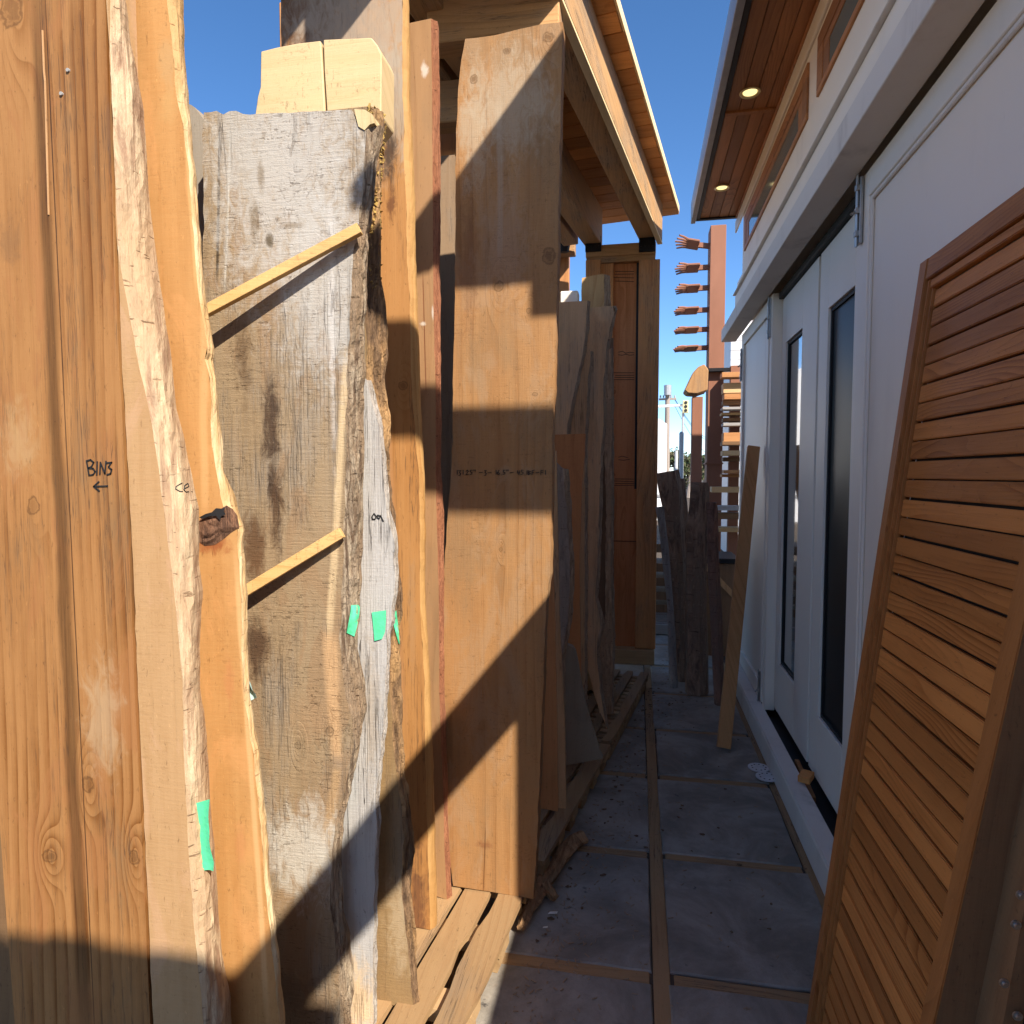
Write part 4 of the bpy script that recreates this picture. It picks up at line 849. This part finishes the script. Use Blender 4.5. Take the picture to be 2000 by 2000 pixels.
for (y0, y1, z0, z1) in ((2.838, 2.858, .30, 2.83), (YU, 2.838, 2.81, 2.829)):
    bx('moulding', .872, .8845, y0, y1, z0, z1, WHITED, .004)
for (yy, zz) in ((2.93, 2.80), (4.78, 2.80), (5.99, 2.68), (4.86, .24)):
    g = G(); x = .852
    g.box(x, x+.012, yy-.018, yy+.018, zz-.13, zz+.13, bev=.002); g.tube([(x-.006, yy, zz-.14), (x-.006, yy, zz+.14)], .006, 8)
    for dz in (-.09, 0, .09): g.box(x-.014, x+.004, yy-.012, yy+.012, zz+dz-.012, zz+dz+.012, bev=.002)
    g.tube([(x-.01, yy, zz), (x-.03, yy-.01, zz-.015)], .006, 8); g.obj('slide_bolt', CHROME, bld, (x, yy, zz))
# clerestory windows
GLS = M('clerestory glass'); GLS = GLS.fin((.16, .20, .19), .1, 0, .8)
def clere(y0, y1):
    z0, z1 = 3.60, 3.885
    W = bpy.data.objects.new('window', None); COL.objects.link(W); W.parent = bld; W.location = Vector((.85, (y0+y1)/2, z0))-bld.location
    for (a, b, c, d) in ((y0, y1, z1-.075, z1), (y0, y1, z0, z0+.03), (y0, y0+.10, z0+.03, z1-.075), (y1-.10, y1, z0+.03, z1-.075)): bx('frame', .838, .853, a, b, c, d, SOFF, .002, W)
    for (a, b, c, d) in ((y0+.10, y1-.10, z1-.12, z1-.077), (y0+.102, y0+.2, z0+.03, z1-.122), (y1-.2, y1-.102, z0+.03, z1-.122)): bx('sash', .842, .856, a, b, c, d, SOFF, .002, W)
    bx('pane', .846, .854, y0+.2, y1-.2, z0+.031, z1-.122, GLS, 0, W)
clere(3.80, 5.90); clere(1.5, 3.60)
# soffit and roof
YR0, YR1, XE, ZS = .96, 6.42, .445, 4.05
w = (.845-.52)/4; i = 0
for i in range(4):
    for (a, b) in ((.98, 2.9), (2.94, 4.55), (4.59, 6.34)):
        bx('soffit_board', .52+i*w+.002, .52+(i+1)*w-.002, a, b, ZS+.006, ZS+.02, SOFF, .002)
for yy in (2.92, 4.57): bx('soffit_batten', .52, .845, yy-.018, yy+.018, ZS-.006, ZS+.012, SOFF, .002)
bx('soffit_trim', .487, .519, YR0, YR1-.04, ZS-.004, ZS+.03, plain('black soffit trim', (.02, .016, .014), .6))
bx('soffit_trim', .487, .86, YR1-.079, YR1-.04, ZS-.008, ZS+.03, plain('black soffit trim end', (.02, .016, .014), .6))
bx('shade_step_board', .975, 4.2, YR0-.04, YR0-.003, ZS-.045, ZS+.17, SOFF)  # unseen board added to step the roof's shadow edge
bx('wall_trim', .826, .849, YU, YR1-.08, ZS-.02, ZS+.004, SOFF)
bx('fascia', XE, .486, YR0, YR1, ZS-.012, ZS+.17, plain('grey metal fascia', (.30, .30, .31), .45, .3))
bx('roof', .4865, 4.2, YR0, YR1-.04, ZS+.032, ZS+.18, plain('dark roof', (.05, .045, .045), .8))
bx('shade_band_board', .56, 4.2, .22, .54, ZS, ZS+.06, DFIRX)  # unseen board added past the roof end to cast a shade band
bx('frieze', .835, .849, YU, YE+.39, 3.93, 4.03, WHITE)
# recessed lamps
LAMP = bpy.data.materials.new('lamp glow'); LAMP.use_nodes = True; nt = LAMP.node_tree; nt.nodes.clear()
em = nt.nodes.new('ShaderNodeEmission'); em.inputs[0].default_value = (1, .78, .34, 1); em.inputs[1].default_value = .42
oo = nt.nodes.new('ShaderNodeOutputMaterial'); nt.links.new(em.outputs[0], oo.inputs[0])
LREF = plain('lamp reflector', (.75, .62, .32), .3, .3)
for i, (px, py_) in enumerate(((1465, 180), (1410, 366))):
    c = at_z(px, py_, ZS+.004); t = thing('recessed_light', ('nearer' if i == 0 else 'farther')+' of the two lit recessed lights in the cedar soffit', 'ceiling light', c, 'recessed soffit lights')
    g = G(); R_ = .05; n = 28
    prof = [(.062, -.004), (.058, -.010), (.050, -.008), (.044, .000), (.040, .001)]
    for r_, z in prof:
        for k_ in range(n): a = 2*math.pi*k_/n; g.v.append(c+Vector((r_*math.cos(a), r_*math.sin(a), z)))
    for j in range(len(prof)-1):
        for k_ in range(n): g.f.append((j*n+k_, j*n+(k_+1) % n, (j+1)*n+(k_+1) % n, (j+1)*n+k_))
    g.mi = [0]*len(g.f); g.obj('trim_ring', LREF, t, c, smooth=True)
    g = G(); g.tube([c+Vector((0, 0, -.003)), c+Vector((0, 0, .002))], .041, n); g.obj('lamp', LAMP, t, c)

# ------------------------------------------------------------------ timber gateway and walls, unseen, added beside and behind the viewer for the shade they cast
side_cast = thing('side_sunbreak', 'timber gateway rail and low screen wall, added unseen beside the building corner to cast shade', 'sunbreak', (.9, 0, 0))
for nm, b in (('shade_wall', (.85, .93, -1.0, 1.05, 0, 1.60)), ('leak_block', (.85, .955, 1.0, 1.215, 0, 2.41)), ('shade_rail', (.815, .864, -1.0, 1.5, 2.41, 2.70)), ('post', (.85, .93, -1.08, -1.0, 0, 2.70))):  # block at the corner added to stop sun leaking onto the paving
    g = G(); g.box(*b, bev=.004); g.obj(nm, DFIRY if nm != 'post' else DFIR, side_cast, (b[0], b[2], 0))
yf = -.80
sunblock = thing('back_sunblock', 'tall board fence, unseen, added behind the viewer to cast shade', 'sunblock', (0, yf, 0))
for i in range(12):
    g = G(); x = -.42+i*.152; g.box(x, x+.148, yf, yf+.025, 0, 2.95+random.uniform(-.01, .01), bev=.002); g.obj('board', DFIR, sunblock, (x, yf, 0))

# ------------------------------------------------------------------ louvred cedar door leaning on the building
lv = thing('louvre_door', 'slatted orange cedar louvre door leaning against the white building', 'louvred door', (.55, 1.8, 0))
BL, TL = Vector((.545, 2.165, .0)), Vector((.85, 2.29, 2.40)); BR, TR = Vector((.545, 1.51, .0)), Vector((.85, 1.375, 2.40))
nl = (TL-BL).cross(BR-BL).normalized()
if nl.x > 0: nl = -nl                      # towards the path
def lp(u, v, d=0.): return (BL.lerp(BR, u)).lerp(TL.lerp(TR, u), v)+nl*d
def lbox(nm, u0, u1, v0, v1, d0, d1, mat, tilt=0.):
    g = G(); p = [lp(u0, v0, d0), lp(u1, v0, d0), lp(u1, v0, d1), lp(u0, v0, d1), lp(u0, v1, d0+tilt), lp(u1, v1, d0+tilt), lp(u1, v1, d1+tilt), lp(u0, v1, d1+tilt)]
    bm = bmesh.new(); vs = [bm.verts.new(q) for q in p]
    for f in CUBEF: bm.faces.new([vs[i] for i in f])
    bmesh.ops.recalc_face_normals(bm, faces=bm.faces[:]); bmesh.ops.bevel(bm, geom=bm.edges[:], offset=.0025, segments=2, affect='EDGES')
    bm.verts.index_update(); g.add([v.co.copy() for v in bm.verts], [[v.index for v in f.verts] for f in bm.faces]); bm.free()
    return g.obj(nm, mat, lv, lp((u0+u1)/2, v0, 0))
lbox('stile', 0, .060, 0, 1, -.05, .004, CEDARZ)
lbox('moulding', .062, .079, .02, .972, -.03, -.006, CEDARZ)
lbox('moulding', .081, .095, .02, .968, -.03, -.014, CEDARZ)
lbox('stile', .925, 1, 0, 1, -.05, .0, CEDARZ)
lbox('rail', .062, .923, .972, 1, -.05, .002, CEDAR)
lbox('moulding', .081, .923, .960, .971, -.03, -.008, CEDAR)
lbox('backing', .097, .923, .0, .958, -.048, -.038, BLACK)
n = 41; h_ = .957/n
for i in range(n):
    v0 = .001+i*h_; gp = .0020 if i % 2 == 0 else .001
    lbox('slat', .097, .924, v0+gp*.8, v0+h_-(.001 if i % 2 == 0 else .0020)*.8, -.036, -.020, CEDAR, .0)
# dark side cheek and the bolted leaf behind it
g = G(); g.hexa([lp(1.002, 0, -.002), lp(1.002, 0, -.078), lp(.93, 0, -.078), lp(.93, 0, -.052), lp(1.002, 1, -.002), lp(1.002, 1, -.078), lp(.93, 1, -.078), lp(.93, 1, -.052)]); g.obj('side_cheek', CEDARD, lv, lp(1, 0))
leaf = thing('bolted_frame', 'dark bolted wood and steel frame at the lower right corner, behind the louvre door', 'door frame', (.66, 1.45, 0))
LT = .105/1
g = G(); g.hexa([Vector(q) for q in ((.632, 1.40, 0), (.67, 1.40, 0), (.67, 2.0, 0), (.632, 2.0, 0), (.862-.02, 1.36, 2.0), (.866, 1.36, 2.0), (.866, 1.9, 2.0), (.842, 1.9, 2.0))]); g.obj('stile', CEDARD, leaf, (.64, 1.4, 0))
g = G(); g.hexa([Vector(q) for q in ((.676, 1.385, 0), (.80, 1.385, 0), (.80, 1.9, 0), (.676, 1.9, 0), (.835, 1.36, 1.6), (.868, 1.36, 1.6), (.868, 1.9, 1.6), (.835, 1.9, 1.6))]); g.obj('steel_leaf', plain('dark oiled steel', (.03, .026, .024), .5, .2), leaf, (.7, 1.4, 0))
for (px, py_) in ((1994, 1748), (1984, 1806), (1961, 1920), (1987, 1984)):
    c = at_y(px, py_, 1.374); g = G(); g.tube([c+Vector((0, -.007, 0)), c+Vector((0, .004, 0))], [.0045, .006], 10); g.tube([c+Vector((0, -.002, 0)), c+Vector((0, .001, 0))], .009, 12); g.obj('bolt', CHROME, leaf, c)

# ------------------------------------------------------------------ loose things in the passage
a = at_z(1413, 1467, 0); g = G(); b_ = Vector((.812, 5.05, 1.95)); g.beam(a+Vector((0, 0, .02)), b_, .085, .04, up=(0, 1, 0), bev=.003)
PK = wood('leaning fir plank', (.46, .25, .13), (.30, .15, .07), axis='Z', freq=50, warp=5, ring=.5)
tag(g.obj('leaning_plank', PK, None, a), 'single orange plank leaning against the white wall beside the doors', 'plank')
# driftwood branch
dr = bark('driftwood', [(.24, .13, .06), (.46, .27, .13), (.34, .19, .09), (.09, .05, .025)], axis='Y', sc=.9, bump=1)
pts = [at_z(x, y, .035) for x, y in ((1017, 1812), (1030, 1780), (1048, 1742), (1075, 1710), (1098, 1672), (1122, 1640), (1143, 1632))]
g = G(); sub = []; rr = []
for i in range(len(pts)-1):
    for t in range(5): sub.append(pts[i].lerp(pts[i+1], t/5)); rr.append([.017, .022, .034, .030, .031, .033, .034][i]*(1-t/5)+[.017, .022, .034, .030, .031, .033, .034][i+1]*t/5)
g.tube(sub, rr, 14, rough=.45, seed=3, oval=.8)
b0 = at_z(1066, 1730, .04); g.tube([b0, b0+Vector((.025, -.03, -.005)), b0+Vector((.045, -.055, -.012))], [.024, .022, .016], 10, rough=.4, seed=8)
tag(g.obj('driftwood_branch', dr, None, pts[3]), 'gnarled brown branch lying on the paving at the pallet edge', 'branch')
# white perforated discs
ds = thing('drain_cover', 'two overlapping white perforated discs on the ground by the baseboard', 'disc', at_z(1490, 1512, 0))
WD = plain('white plastic', (.62, .62, .62), .5)
for (px, py_, z) in ((1482, 1500, .006), (1498, 1518, .014)):
    c = at_z(px, py_, z); g = G(); g.tube([c, c+Vector((0, 0, .005))], .062, 28); g.obj('disc', WD, ds, c)
    g = G()
    for k_ in range(9): a = 2*math.pi*k_/9; q = c+Vector((.04*math.cos(a), .04*math.sin(a), .0052)); g.tube([q, q+Vector((0, 0, .0008))], .005, 8)
    g.obj('hole_ring', BLACK, ds, c)
# blocks on the sill
g = G(); a = at_x(1573, 1545, .86); g.beam((.845, a.y-.02, .19), (.885, a.y+.05, .20), .06, .035, bev=.003)
tag(g.obj('wood_block', wood('fresh offcut', (.62, .30, .14), (.48, .2, .08)), None, (a.x, a.y, .19)), 'small orange wood block lying on the door sill', 'offcut')
g = G(); g.beam((.885, 3.50, .11), (.905, 3.95, .115), .025, .03, bev=.003)
tag(g.obj('wood_strip', PK, None, (.89, 3.25, .13)), 'brown wood strip lying along the door sill', 'offcut')
for i, (px, py_, lab) in enumerate(((1080, 1784, 'small white paper scrap on the paving beside the branch'), (1065, 1812, 'tiny pale scrap nearest the viewer on the paving'))):
    c = at_z(px, py_, .004); g = G(); s_ = (.012, .006)[i]; g.hexa([c+Vector(q) for q in ((-s_*1.6, -s_*.6, 0), (s_*1.4, 0, .001), (s_*1.5, s_, .002), (-s_*1.2, s_*.5, .001), (-s_*1.6, -s_*.6, .001), (s_*1.4, 0, .004), (s_*1.5, s_, .003), (-s_*1.2, s_*.5, .002))])
    tag(g.obj('paper_scrap', WHITE, None, c), lab, 'scrap')

# ------------------------------------------------------------------ logs against the end of the passage
LOGM = bark('rough log bark', [(.17, .11, .075), (.42, .28, .19), (.28, .19, .13), (.56, .41, .29)], sc=.5, bump=1)
LOGG = bark('grey log bark', [(.26, .24, .22), (.46, .43, .39), (.36, .33, .30), (.08, .065, .055)], sc=.5, bump=1)
def log(lab, Y, L, R, mat, seed):
    l, r = poly_y(L, Y), poly_y(R, Y); zt = min(l[-1][0], r[-1][0]); zb = .0
    g = G(); P_, Rd = [], []
    for j in range(41):
        z = zb+(zt-zb)*j/40; a, b = interp(l, z), interp(r, z); P_.append(Vector(((a+b)/2, Y, z))); Rd.append((b-a)/2*(1+.05*mn.noise(Vector((seed, z*7, 0)))))
    g.tube(P_, Rd, 18, rough=.28, seed=seed); tag(g.obj('log', mat, None, (P_[0].x, Y, 0), smooth=False), lab, 'log', 'upright logs at the end of the passage')
log('thick dark log with sawn top, left of the upright logs', 5.75, [(1280, 921), (1285, 960), (1295, 1010), (1310, 1120), (1320, 1317)], [(1325, 909), (1335, 960), (1336, 1010), (1341, 1110), (1343, 1317)], LOGM, 1)
log('dark log half hidden between the two thickest upright logs', 5.95, [(1318, 935), (1322, 1000), (1330, 1110), (1332, 1300)], [(1337, 932), (1343, 1000), (1347, 1110), (1346, 1300)], LOGM, 2)
log('stout straight log in the middle of the upright logs', 5.45, [(1348, 942), (1343, 1000), (1341, 1100), (1339, 1335)], [(1385, 940), (1386, 1000), (1381, 1100), (1382, 1335)], LOGM, 3)
log('reddish shorter log, rightmost of the upright logs', 5.2, [(1379, 981), (1381, 1100), (1393, 1350)], [(1402, 981), (1405, 1100), (1414, 1350)], bark('reddish log bark', [(.16, .09, .065), (.36, .20, .14), (.25, .15, .11), (.44, .28, .2)], sc=.5, bump=1), 4)
log('thin grey bowed log beside the rack corner', 5.55, [(1280, 990), (1288, 1040), (1295, 1110), (1303, 1180), (1307, 1325)], [(1296, 988), (1305, 1060), (1313, 1150), (1320, 1250), (1324, 1330)], LOGG, 5)

# ------------------------------------------------------------------ beyond: rusty post with fork arms, shelving, far street
RUST = None
k = M('rust primer steel'); o_ = k.obj(); v_ = k.vec(o_[0], o_[1], k.m('MULTIPLY', o_[2], .4)); n_ = k.noise(v_, 5, 6, .65)
RUST = k.fin(k.mix(n_, (.20, .085, .05), (.30, .135, .08)), .75)
YP = 9.0
rp = thing('rust_post', 'tall rust-red steel post with six fork-shaped arms', 'steel post', (at_y(1400, 900, YP).x, YP, 0))
a, b = at_y(1388, 440, YP), at_y(1419, 440, YP)
g = G(); g.box(a.x, b.x, YP, YP+.3, 0, a.z, bev=.006); g.obj('column', RUST, rp, (a.x, YP, 0))
g = G(); c_ = at_y(1388, 905, YP-.01); g.box(a.x-.02, b.x+.01, YP-.02, YP+.3, c_.z-.01, c_.z+.01); g.obj('weld_band', RUST, rp, (a.x, YP, c_.z))
for (ax, ay, ty) in ((1385, 482, 0), (1385, 522, 0), (1385, 562, 0), (1383, 605, 0), (1383, 643, 0), (1382, 679, 0)):
    an = bpy.data.objects.new('fork_arm', None); COL.objects.link(an); p = at_y(ax, ay, YP+.12); an.parent = rp; an.location = p-rp.location
    palm = at_y(ax-38, ay+(-6 if ay < 500 else 2), YP+.12)
    pw = (p-palm).normalized()
    g = G(); g.beam(p+Vector((.05, 0, 0)), palm+pw*.10, .05, .06); g.obj('bar', RUST, an, p)
    dirp = -pw; g = G(); g.beam(palm+pw*.12, palm+dirp*.04, .34, .03, bev=.008); g.obj('plate', RUST, an, palm)
    for i in range(5):
        off = (i-2)*.075; s0 = palm+Vector((0, off, .0))+dirp*.03; e = s0+dirp*(.16-.02*abs(i-2))+Vector((0, off*1.1, .012*(i-2)))
        g = G(); g.tube([s0, s0.lerp(e, .5)+Vector((0, 0, .006)), e], [.017, .014, .011], 6); g.obj('tine', RUST, an, s0)
# short rust post with a curved timber slab on top
Yq = 8.2; a, b = at_y(1352, 775, Yq), at_y(1373, 775, Yq); g = G(); g.box(a.x, b.x, Yq, Yq+.12, 0, a.z, bev=.004)
tag(g.obj('short_post', RUST, None, (a.x, Yq, 0)), 'shorter rust-coloured post left of the tall fork-armed post', 'post')
prism('timber_chunk', [(1337, 762), (1344, 768), (1362, 769), (1382, 762), (1384, 722), (1376, 711), (1364, 716), (1353, 728)], Yq-.05, .35, wood('rough chunk', (.36, .22, .12), (.2, .11, .06), (.25, .2, .15), .6), label='rough curved timber chunk balanced on the shorter rust post', cat='timber', bev=.01)
# shelf full of beams
sh = thing('lumber_shelf', 'steel cantilever shelf behind the tall rust post', 'shelf', (at_y(1440, 900, 8.6).x, 8.6, 0))
a = at_y(1410, 715, 8.6)
g = G(); zt_ = at_y(1440, 715, 8.8).z; g.box(1.12, 1.24, 8.75, 8.87, 0, zt_); g.obj('upright', RUST, sh, (1.2, 8.8, 0))
g = G(); g.box(.84, 2.4, 8.9, 9.0, zt_-.04, zt_); g.obj('top_bar', DSTEEL, sh, (.84, 8.9, zt_))
TB = [wood('beam orange', (.42, .23, .12), (.30, .14, .07), axis='X', freq=40), wood('beam pale', (.55, .40, .24), (.42, .28, .15), axis='X', freq=40), wood('beam dark', (.20, .12, .07), (.12, .07, .04), axis='X', freq=40), wood('beam grey', (.34, .33, .32), (.25, .23, .21), axis='X', freq=40)]
zs = [(727, 10, 0), (748, 20, 1), (768, 12, 0), (782, 8, 2), (795, 5, 3), (806, 5, 1), (816, 7, 2), (826, 6, 3), (845, 22, 0), (862, 8, 2), (880, 10, 1), (893, 8, 2), (918, 7, 0), (926, 6, 0), (951, 11, 1), (988, 9, 3), (1002, 12, 2), (1030, 9, 1)]
nm_ = ['topmost', 'second', 'third', 'fourth', 'fifth', 'sixth', 'seventh', 'eighth', 'ninth', 'tenth', 'eleventh', 'twelfth', 'thirteenth', 'fourteenth', 'fifteenth', 'sixteenth', 'seventeenth', 'lowest']
cdn = ['orange', 'pale', 'dark', 'grey']
for i, (py_, hh, c) in enumerate(zs):
    Yb = 8.35+random.uniform(-.15, .15); q = at_y(1410, py_, Yb); q2 = at_y(1410, py_+hh, Yb)
    x0 = at_y(1412+random.uniform(-3, 4) if py_ < 940 else 1388+random.uniform(-2, 4), py_, Yb).x
    g = G(); g.box(x0, x0+1.2, Yb, Yb+.2, q2.z, q.z, bev=.003); tag(g.obj('stacked_beam', TB[c], None, (x0, Yb, q.z)), '%s beam, %s in the stack between the tall rust post and the white wall' % (cdn[c], nm_[i]), 'beam', 'beams stacked on the far shelf')
for (x0, x1, y0, y1, z0, z1, mt, lab) in ((.60, .95, 6.6, 7.2, 0, .95, PALT['k'], 'dark crate behind the rightmost log'),):
    g = G(); g.box(x0, x1, y0, y1, z0, z1-.05, bev=.004); r_ = thing('crate', lab, 'crate', (x0, y0, 0)); g.obj('body', mt, r_, (x0, y0, 0))
    g = G(); g.beam((x0+.02, y0-.01, .9), (x1, y0-.01, .55), .02, .05); g.obj('brace', PALT['g'], r_, (x0, y0, 0)); g = G(); g.box(x0-.01, x1+.01, y0-.02, y1, z1-.048, z1, bev=.004); g.obj('lid', DSTEEL, r_, (x0, y0, z1))
# stacked slats glimpsed between rack corner and logs
Yw = 7.4; st_ = thing('slat_stack', 'stack of dark slats and white ones painted for bright gaps, between rack corner and grey log', 'stack', (at_y(1276, 1290, Yw).x, Yw, 0))
for py_ in (1062, 1100, 1128, 1155, 1180, 1198, 1206, 1214, 1222, 1232, 1243, 1252):
    q, q2 = at_y(1262, py_, Yw), at_y(1330, py_+(18 if py_ < 1190 else 4), Yw); g = G(); g.box(q.x, q2.x, Yw, Yw+.5, q2.z, q.z); g.obj('slat', PALT['k'] if py_ < 1205 or py_ > 1230 else WD, st_, (q.x, Yw, q.z))  # white slats carry the brightness of the gaps in their colour
q = at_y(1262, 1262, Yw); q2 = at_y(1330, 1302, Yw); 
for i in range(2): g = G(); g.box(q.x, q2.x, Yw-.05+.05*i, Yw+.4, .01+.13*i, .12+.13*i, bev=.004); g.obj('bearer', TB[3], st_, (q.x, Yw, .1*i))
# white building far left, street furniture
Yw = 26; q = at_y(1303, 828, Yw); r_ = thing('far_building', 'plain white building across the street, left of the utility pole', 'building', (q.x-3, Yw, 0))
WF = paint('far stucco', (.78, .78, .77), .8, .03)
g = G(); qa = at_y(1282, 815, Yw); g.add([(qa.x-8, Yw, 0), (q.x, Yw, 0), (q.x, Yw, q.z), (qa.x, Yw, qa.z), (qa.x-8, Yw, qa.z+3)]+[(qa.x-8, Yw+9, 0), (q.x, Yw+9, 0), (q.x, Yw+9, q.z), (qa.x, Yw+9, qa.z), (qa.x-8, Yw+9, qa.z+3)],
      [(0, 1, 2, 3, 4), (9, 8, 7, 6, 5), (0, 5, 6, 1), (1, 6, 7, 2), (2, 7, 8, 3), (3, 8, 9, 4), (4, 9, 5, 0)]); g.obj('wall', WF, r_, (q.x, Yw, 0))
g = G(); g.box(qa.x-8, q.x+.06, Yw-.04, Yw+.0, .9, 1.0); g.obj('base_band', plain('grey band', (.3, .3, .3), .8), r_, (q.x, Yw, 1))
GP = plain('galvanised pole', (.35, .36, .37), .5, .3); WP = plain('weathered pole wood', (.30, .25, .21), .85)
Yu = 42; r_ = thing('utility_pole', 'wooden utility pole with two cross arms', 'utility pole', (at_y(1304, 900, Yu).x, Yu, 0))
t_ = at_y(1304, 766, Yu); g = G(); g.tube([(t_.x, Yu, 0), (t_.x, Yu, t_.z)], [.2, .14], 10); g.obj('pole', WP, r_, (t_.x, Yu, 0))
a, b = at_y(1287, 780, Yu), at_y(1321, 779, Yu); g = G(); g.beam(a, b, .12, .12); g.obj('cross_arm', WP, r_, a)
for px in (1290, 1296, 1311, 1318):
    c = at_y(px, 777, Yu); g = G(); g.tube([c, c+Vector((0, 0, .15))], .05, 8); g.obj('insulator', GP, r_, c)
g = G(); c = at_y(1304, 772, Yu-.3); g.tube([c, c+Vector((0, 0, .6))], .22, 10); g.obj('transformer', GP, r_, c)
for k_, (za, zb_) in enumerate(((779, 830), (781, 836), (793, 870))):
    g = G(); p0 = at_y(1318, za, Yu); p1_ = at_y(1420, zb_+20, Yu*1.3); g.tube([p0.lerp(p1_, i/12)+Vector((0, 0, -1.2*math.sin(math.pi*i/12))) for i in range(13)], .014, 5); g.obj('wire', BLACK, r_, p0)
Ys = 30; r_ = thing('traffic_signal', 'yellow-framed traffic signal on a pale mast arm', 'traffic light', (at_y(1333, 900, Ys).x, Ys, 0))
a, b = at_y(1262, 795, Ys), at_y(1345, 791, Ys); g = G(); g.tube([a, b], .06, 8); g.obj('mast_arm', WD, r_, a)
a = at_y(1334, 806, Ys); g = G(); g.tube([(a.x, Ys, 0), (a.x, Ys, a.z)], .055, 8); g.obj('pole', GP, r_, (a.x, Ys, 0))
a, b = at_y(1333, 782, Ys-.1), at_y(1345, 807, Ys-.1); g = G(); g.box(a.x, b.x, Ys-.2, Ys-.05, b.z, a.z, bev=.03); g.obj('signal_head', plain('signal yellow', (.62, .55, .30), .6), r_, a)
for i in range(3):
    c = Vector(((a.x+b.x)/2, Ys-.22, a.z+(b.z-a.z)*(.2+.3*i))); g = G(); g.tube([c, c+Vector((0, .04, 0))], .07, 12); g.obj('lens', BLACK, r_, c)
Yg = 20; t_ = at_y(1331, 843, Yg); g = G(); g.tube([(t_.x, Yg, 0), (t_.x, Yg, t_.z-.05), (t_.x, Yg, t_.z)], [.065, .065, .03], 12)
tag(g.obj('steel_pole', GP, None, (t_.x, Yg, 0)), 'thick grey steel pole with domed top, before the trees', 'pole')
Yg = 22; t_ = at_y(1321, 880, Yg); g = G(); g.tube([(t_.x, Yg, 0), (t_.x, Yg, t_.z)], .05, 10)
tag(g.obj('steel_pole', WD, None, (t_.x, Yg, 0)), 'short white pole left of the thick grey pole', 'pole')
# trees
LEAF = []
for c in ((.05, .075, .025), (.09, .11, .045), (.14, .12, .07)):
    LEAF.append(plain('leaf', c, .8))
def tree(lab, px, py_, wpx, hpx, Y, nl=1500, sd=1):
    rnd = random.Random(sd); c = at_y(px, py_, Y); rx = wpx/F_PX*Y/2; rz = hpx/F_PX*Y/2
    r_ = thing('tree', lab, 'tree', (c.x, Y, 0), 'trees beyond the street')
    g = G(); g.tube([(c.x, Y, 0), (c.x+.1, Y, c.z*.5), (c.x, Y, c.z)], [.22, .16, .08], 8, rough=.2)
    for i in range(9):
        a = rnd.uniform(0, 6.28); e = Vector((c.x+math.cos(a)*rx*.7, Y+math.sin(a)*rx*.7, c.z+rnd.uniform(-.2, .8)*rz)); g.tube([(c.x, Y, c.z*.6), Vector((c.x, Y, c.z*.8)).lerp(e, .5), e], [.1, .06, .02], 5)
    g.obj('trunk', WP, r_, (c.x, Y, 0))
    g = G(); cl = [(rnd.gauss(0, .45), rnd.gauss(0, .45), rnd.gauss(0, .42)) for _ in range(16)]
    for i in range(nl):
        q = cl[i % 16]; p = Vector((c.x+(q[0]+rnd.gauss(0, .2))*rx, Y+(q[1]+rnd.gauss(0, .2))*rx, c.z+(q[2]+rnd.gauss(0, .2))*rz)); s_ = .16
        d = [Vector((rnd.uniform(-1, 1), rnd.uniform(-1, 1), rnd.uniform(-1, 1)))*s_ for _ in range(3)]; g.add([p+d[0], p+d[1], p+d[2]], [(0, 1, 2)], i % 3)
    g.obj('crown', LEAF, r_, (c.x, Y, 0))
tree('pale green tree behind the thick grey pole', 1322, 900, 34, 50, 44, sd=1)
tree('darker tree between the grey pole and the short rust post', 1346, 905, 30, 50, 52, sd=2)
tree('low tree behind the shorter rust post and tall post', 1376, 912, 30, 40, 60, sd=3)
# grey sided wall behind the building corner
g = G(); r_ = thing('sided_house', 'pale grey sided house corner behind the white building', 'house', (2.6, 15, 0))
q = at_y(1428, 655, 15)
for i in range(26): g = G(); g.box(q.x+.0, q.x+6, 15, 15.03, i*.2, i*.2+.19); g.obj('siding', WD, r_, (q.x, 15, i*.2))
g = G(); g.box(q.x+.02, q.x+6, 15.035, 19, 0, 5.2); g.obj('body', WD, r_, (q.x, 15, 0))
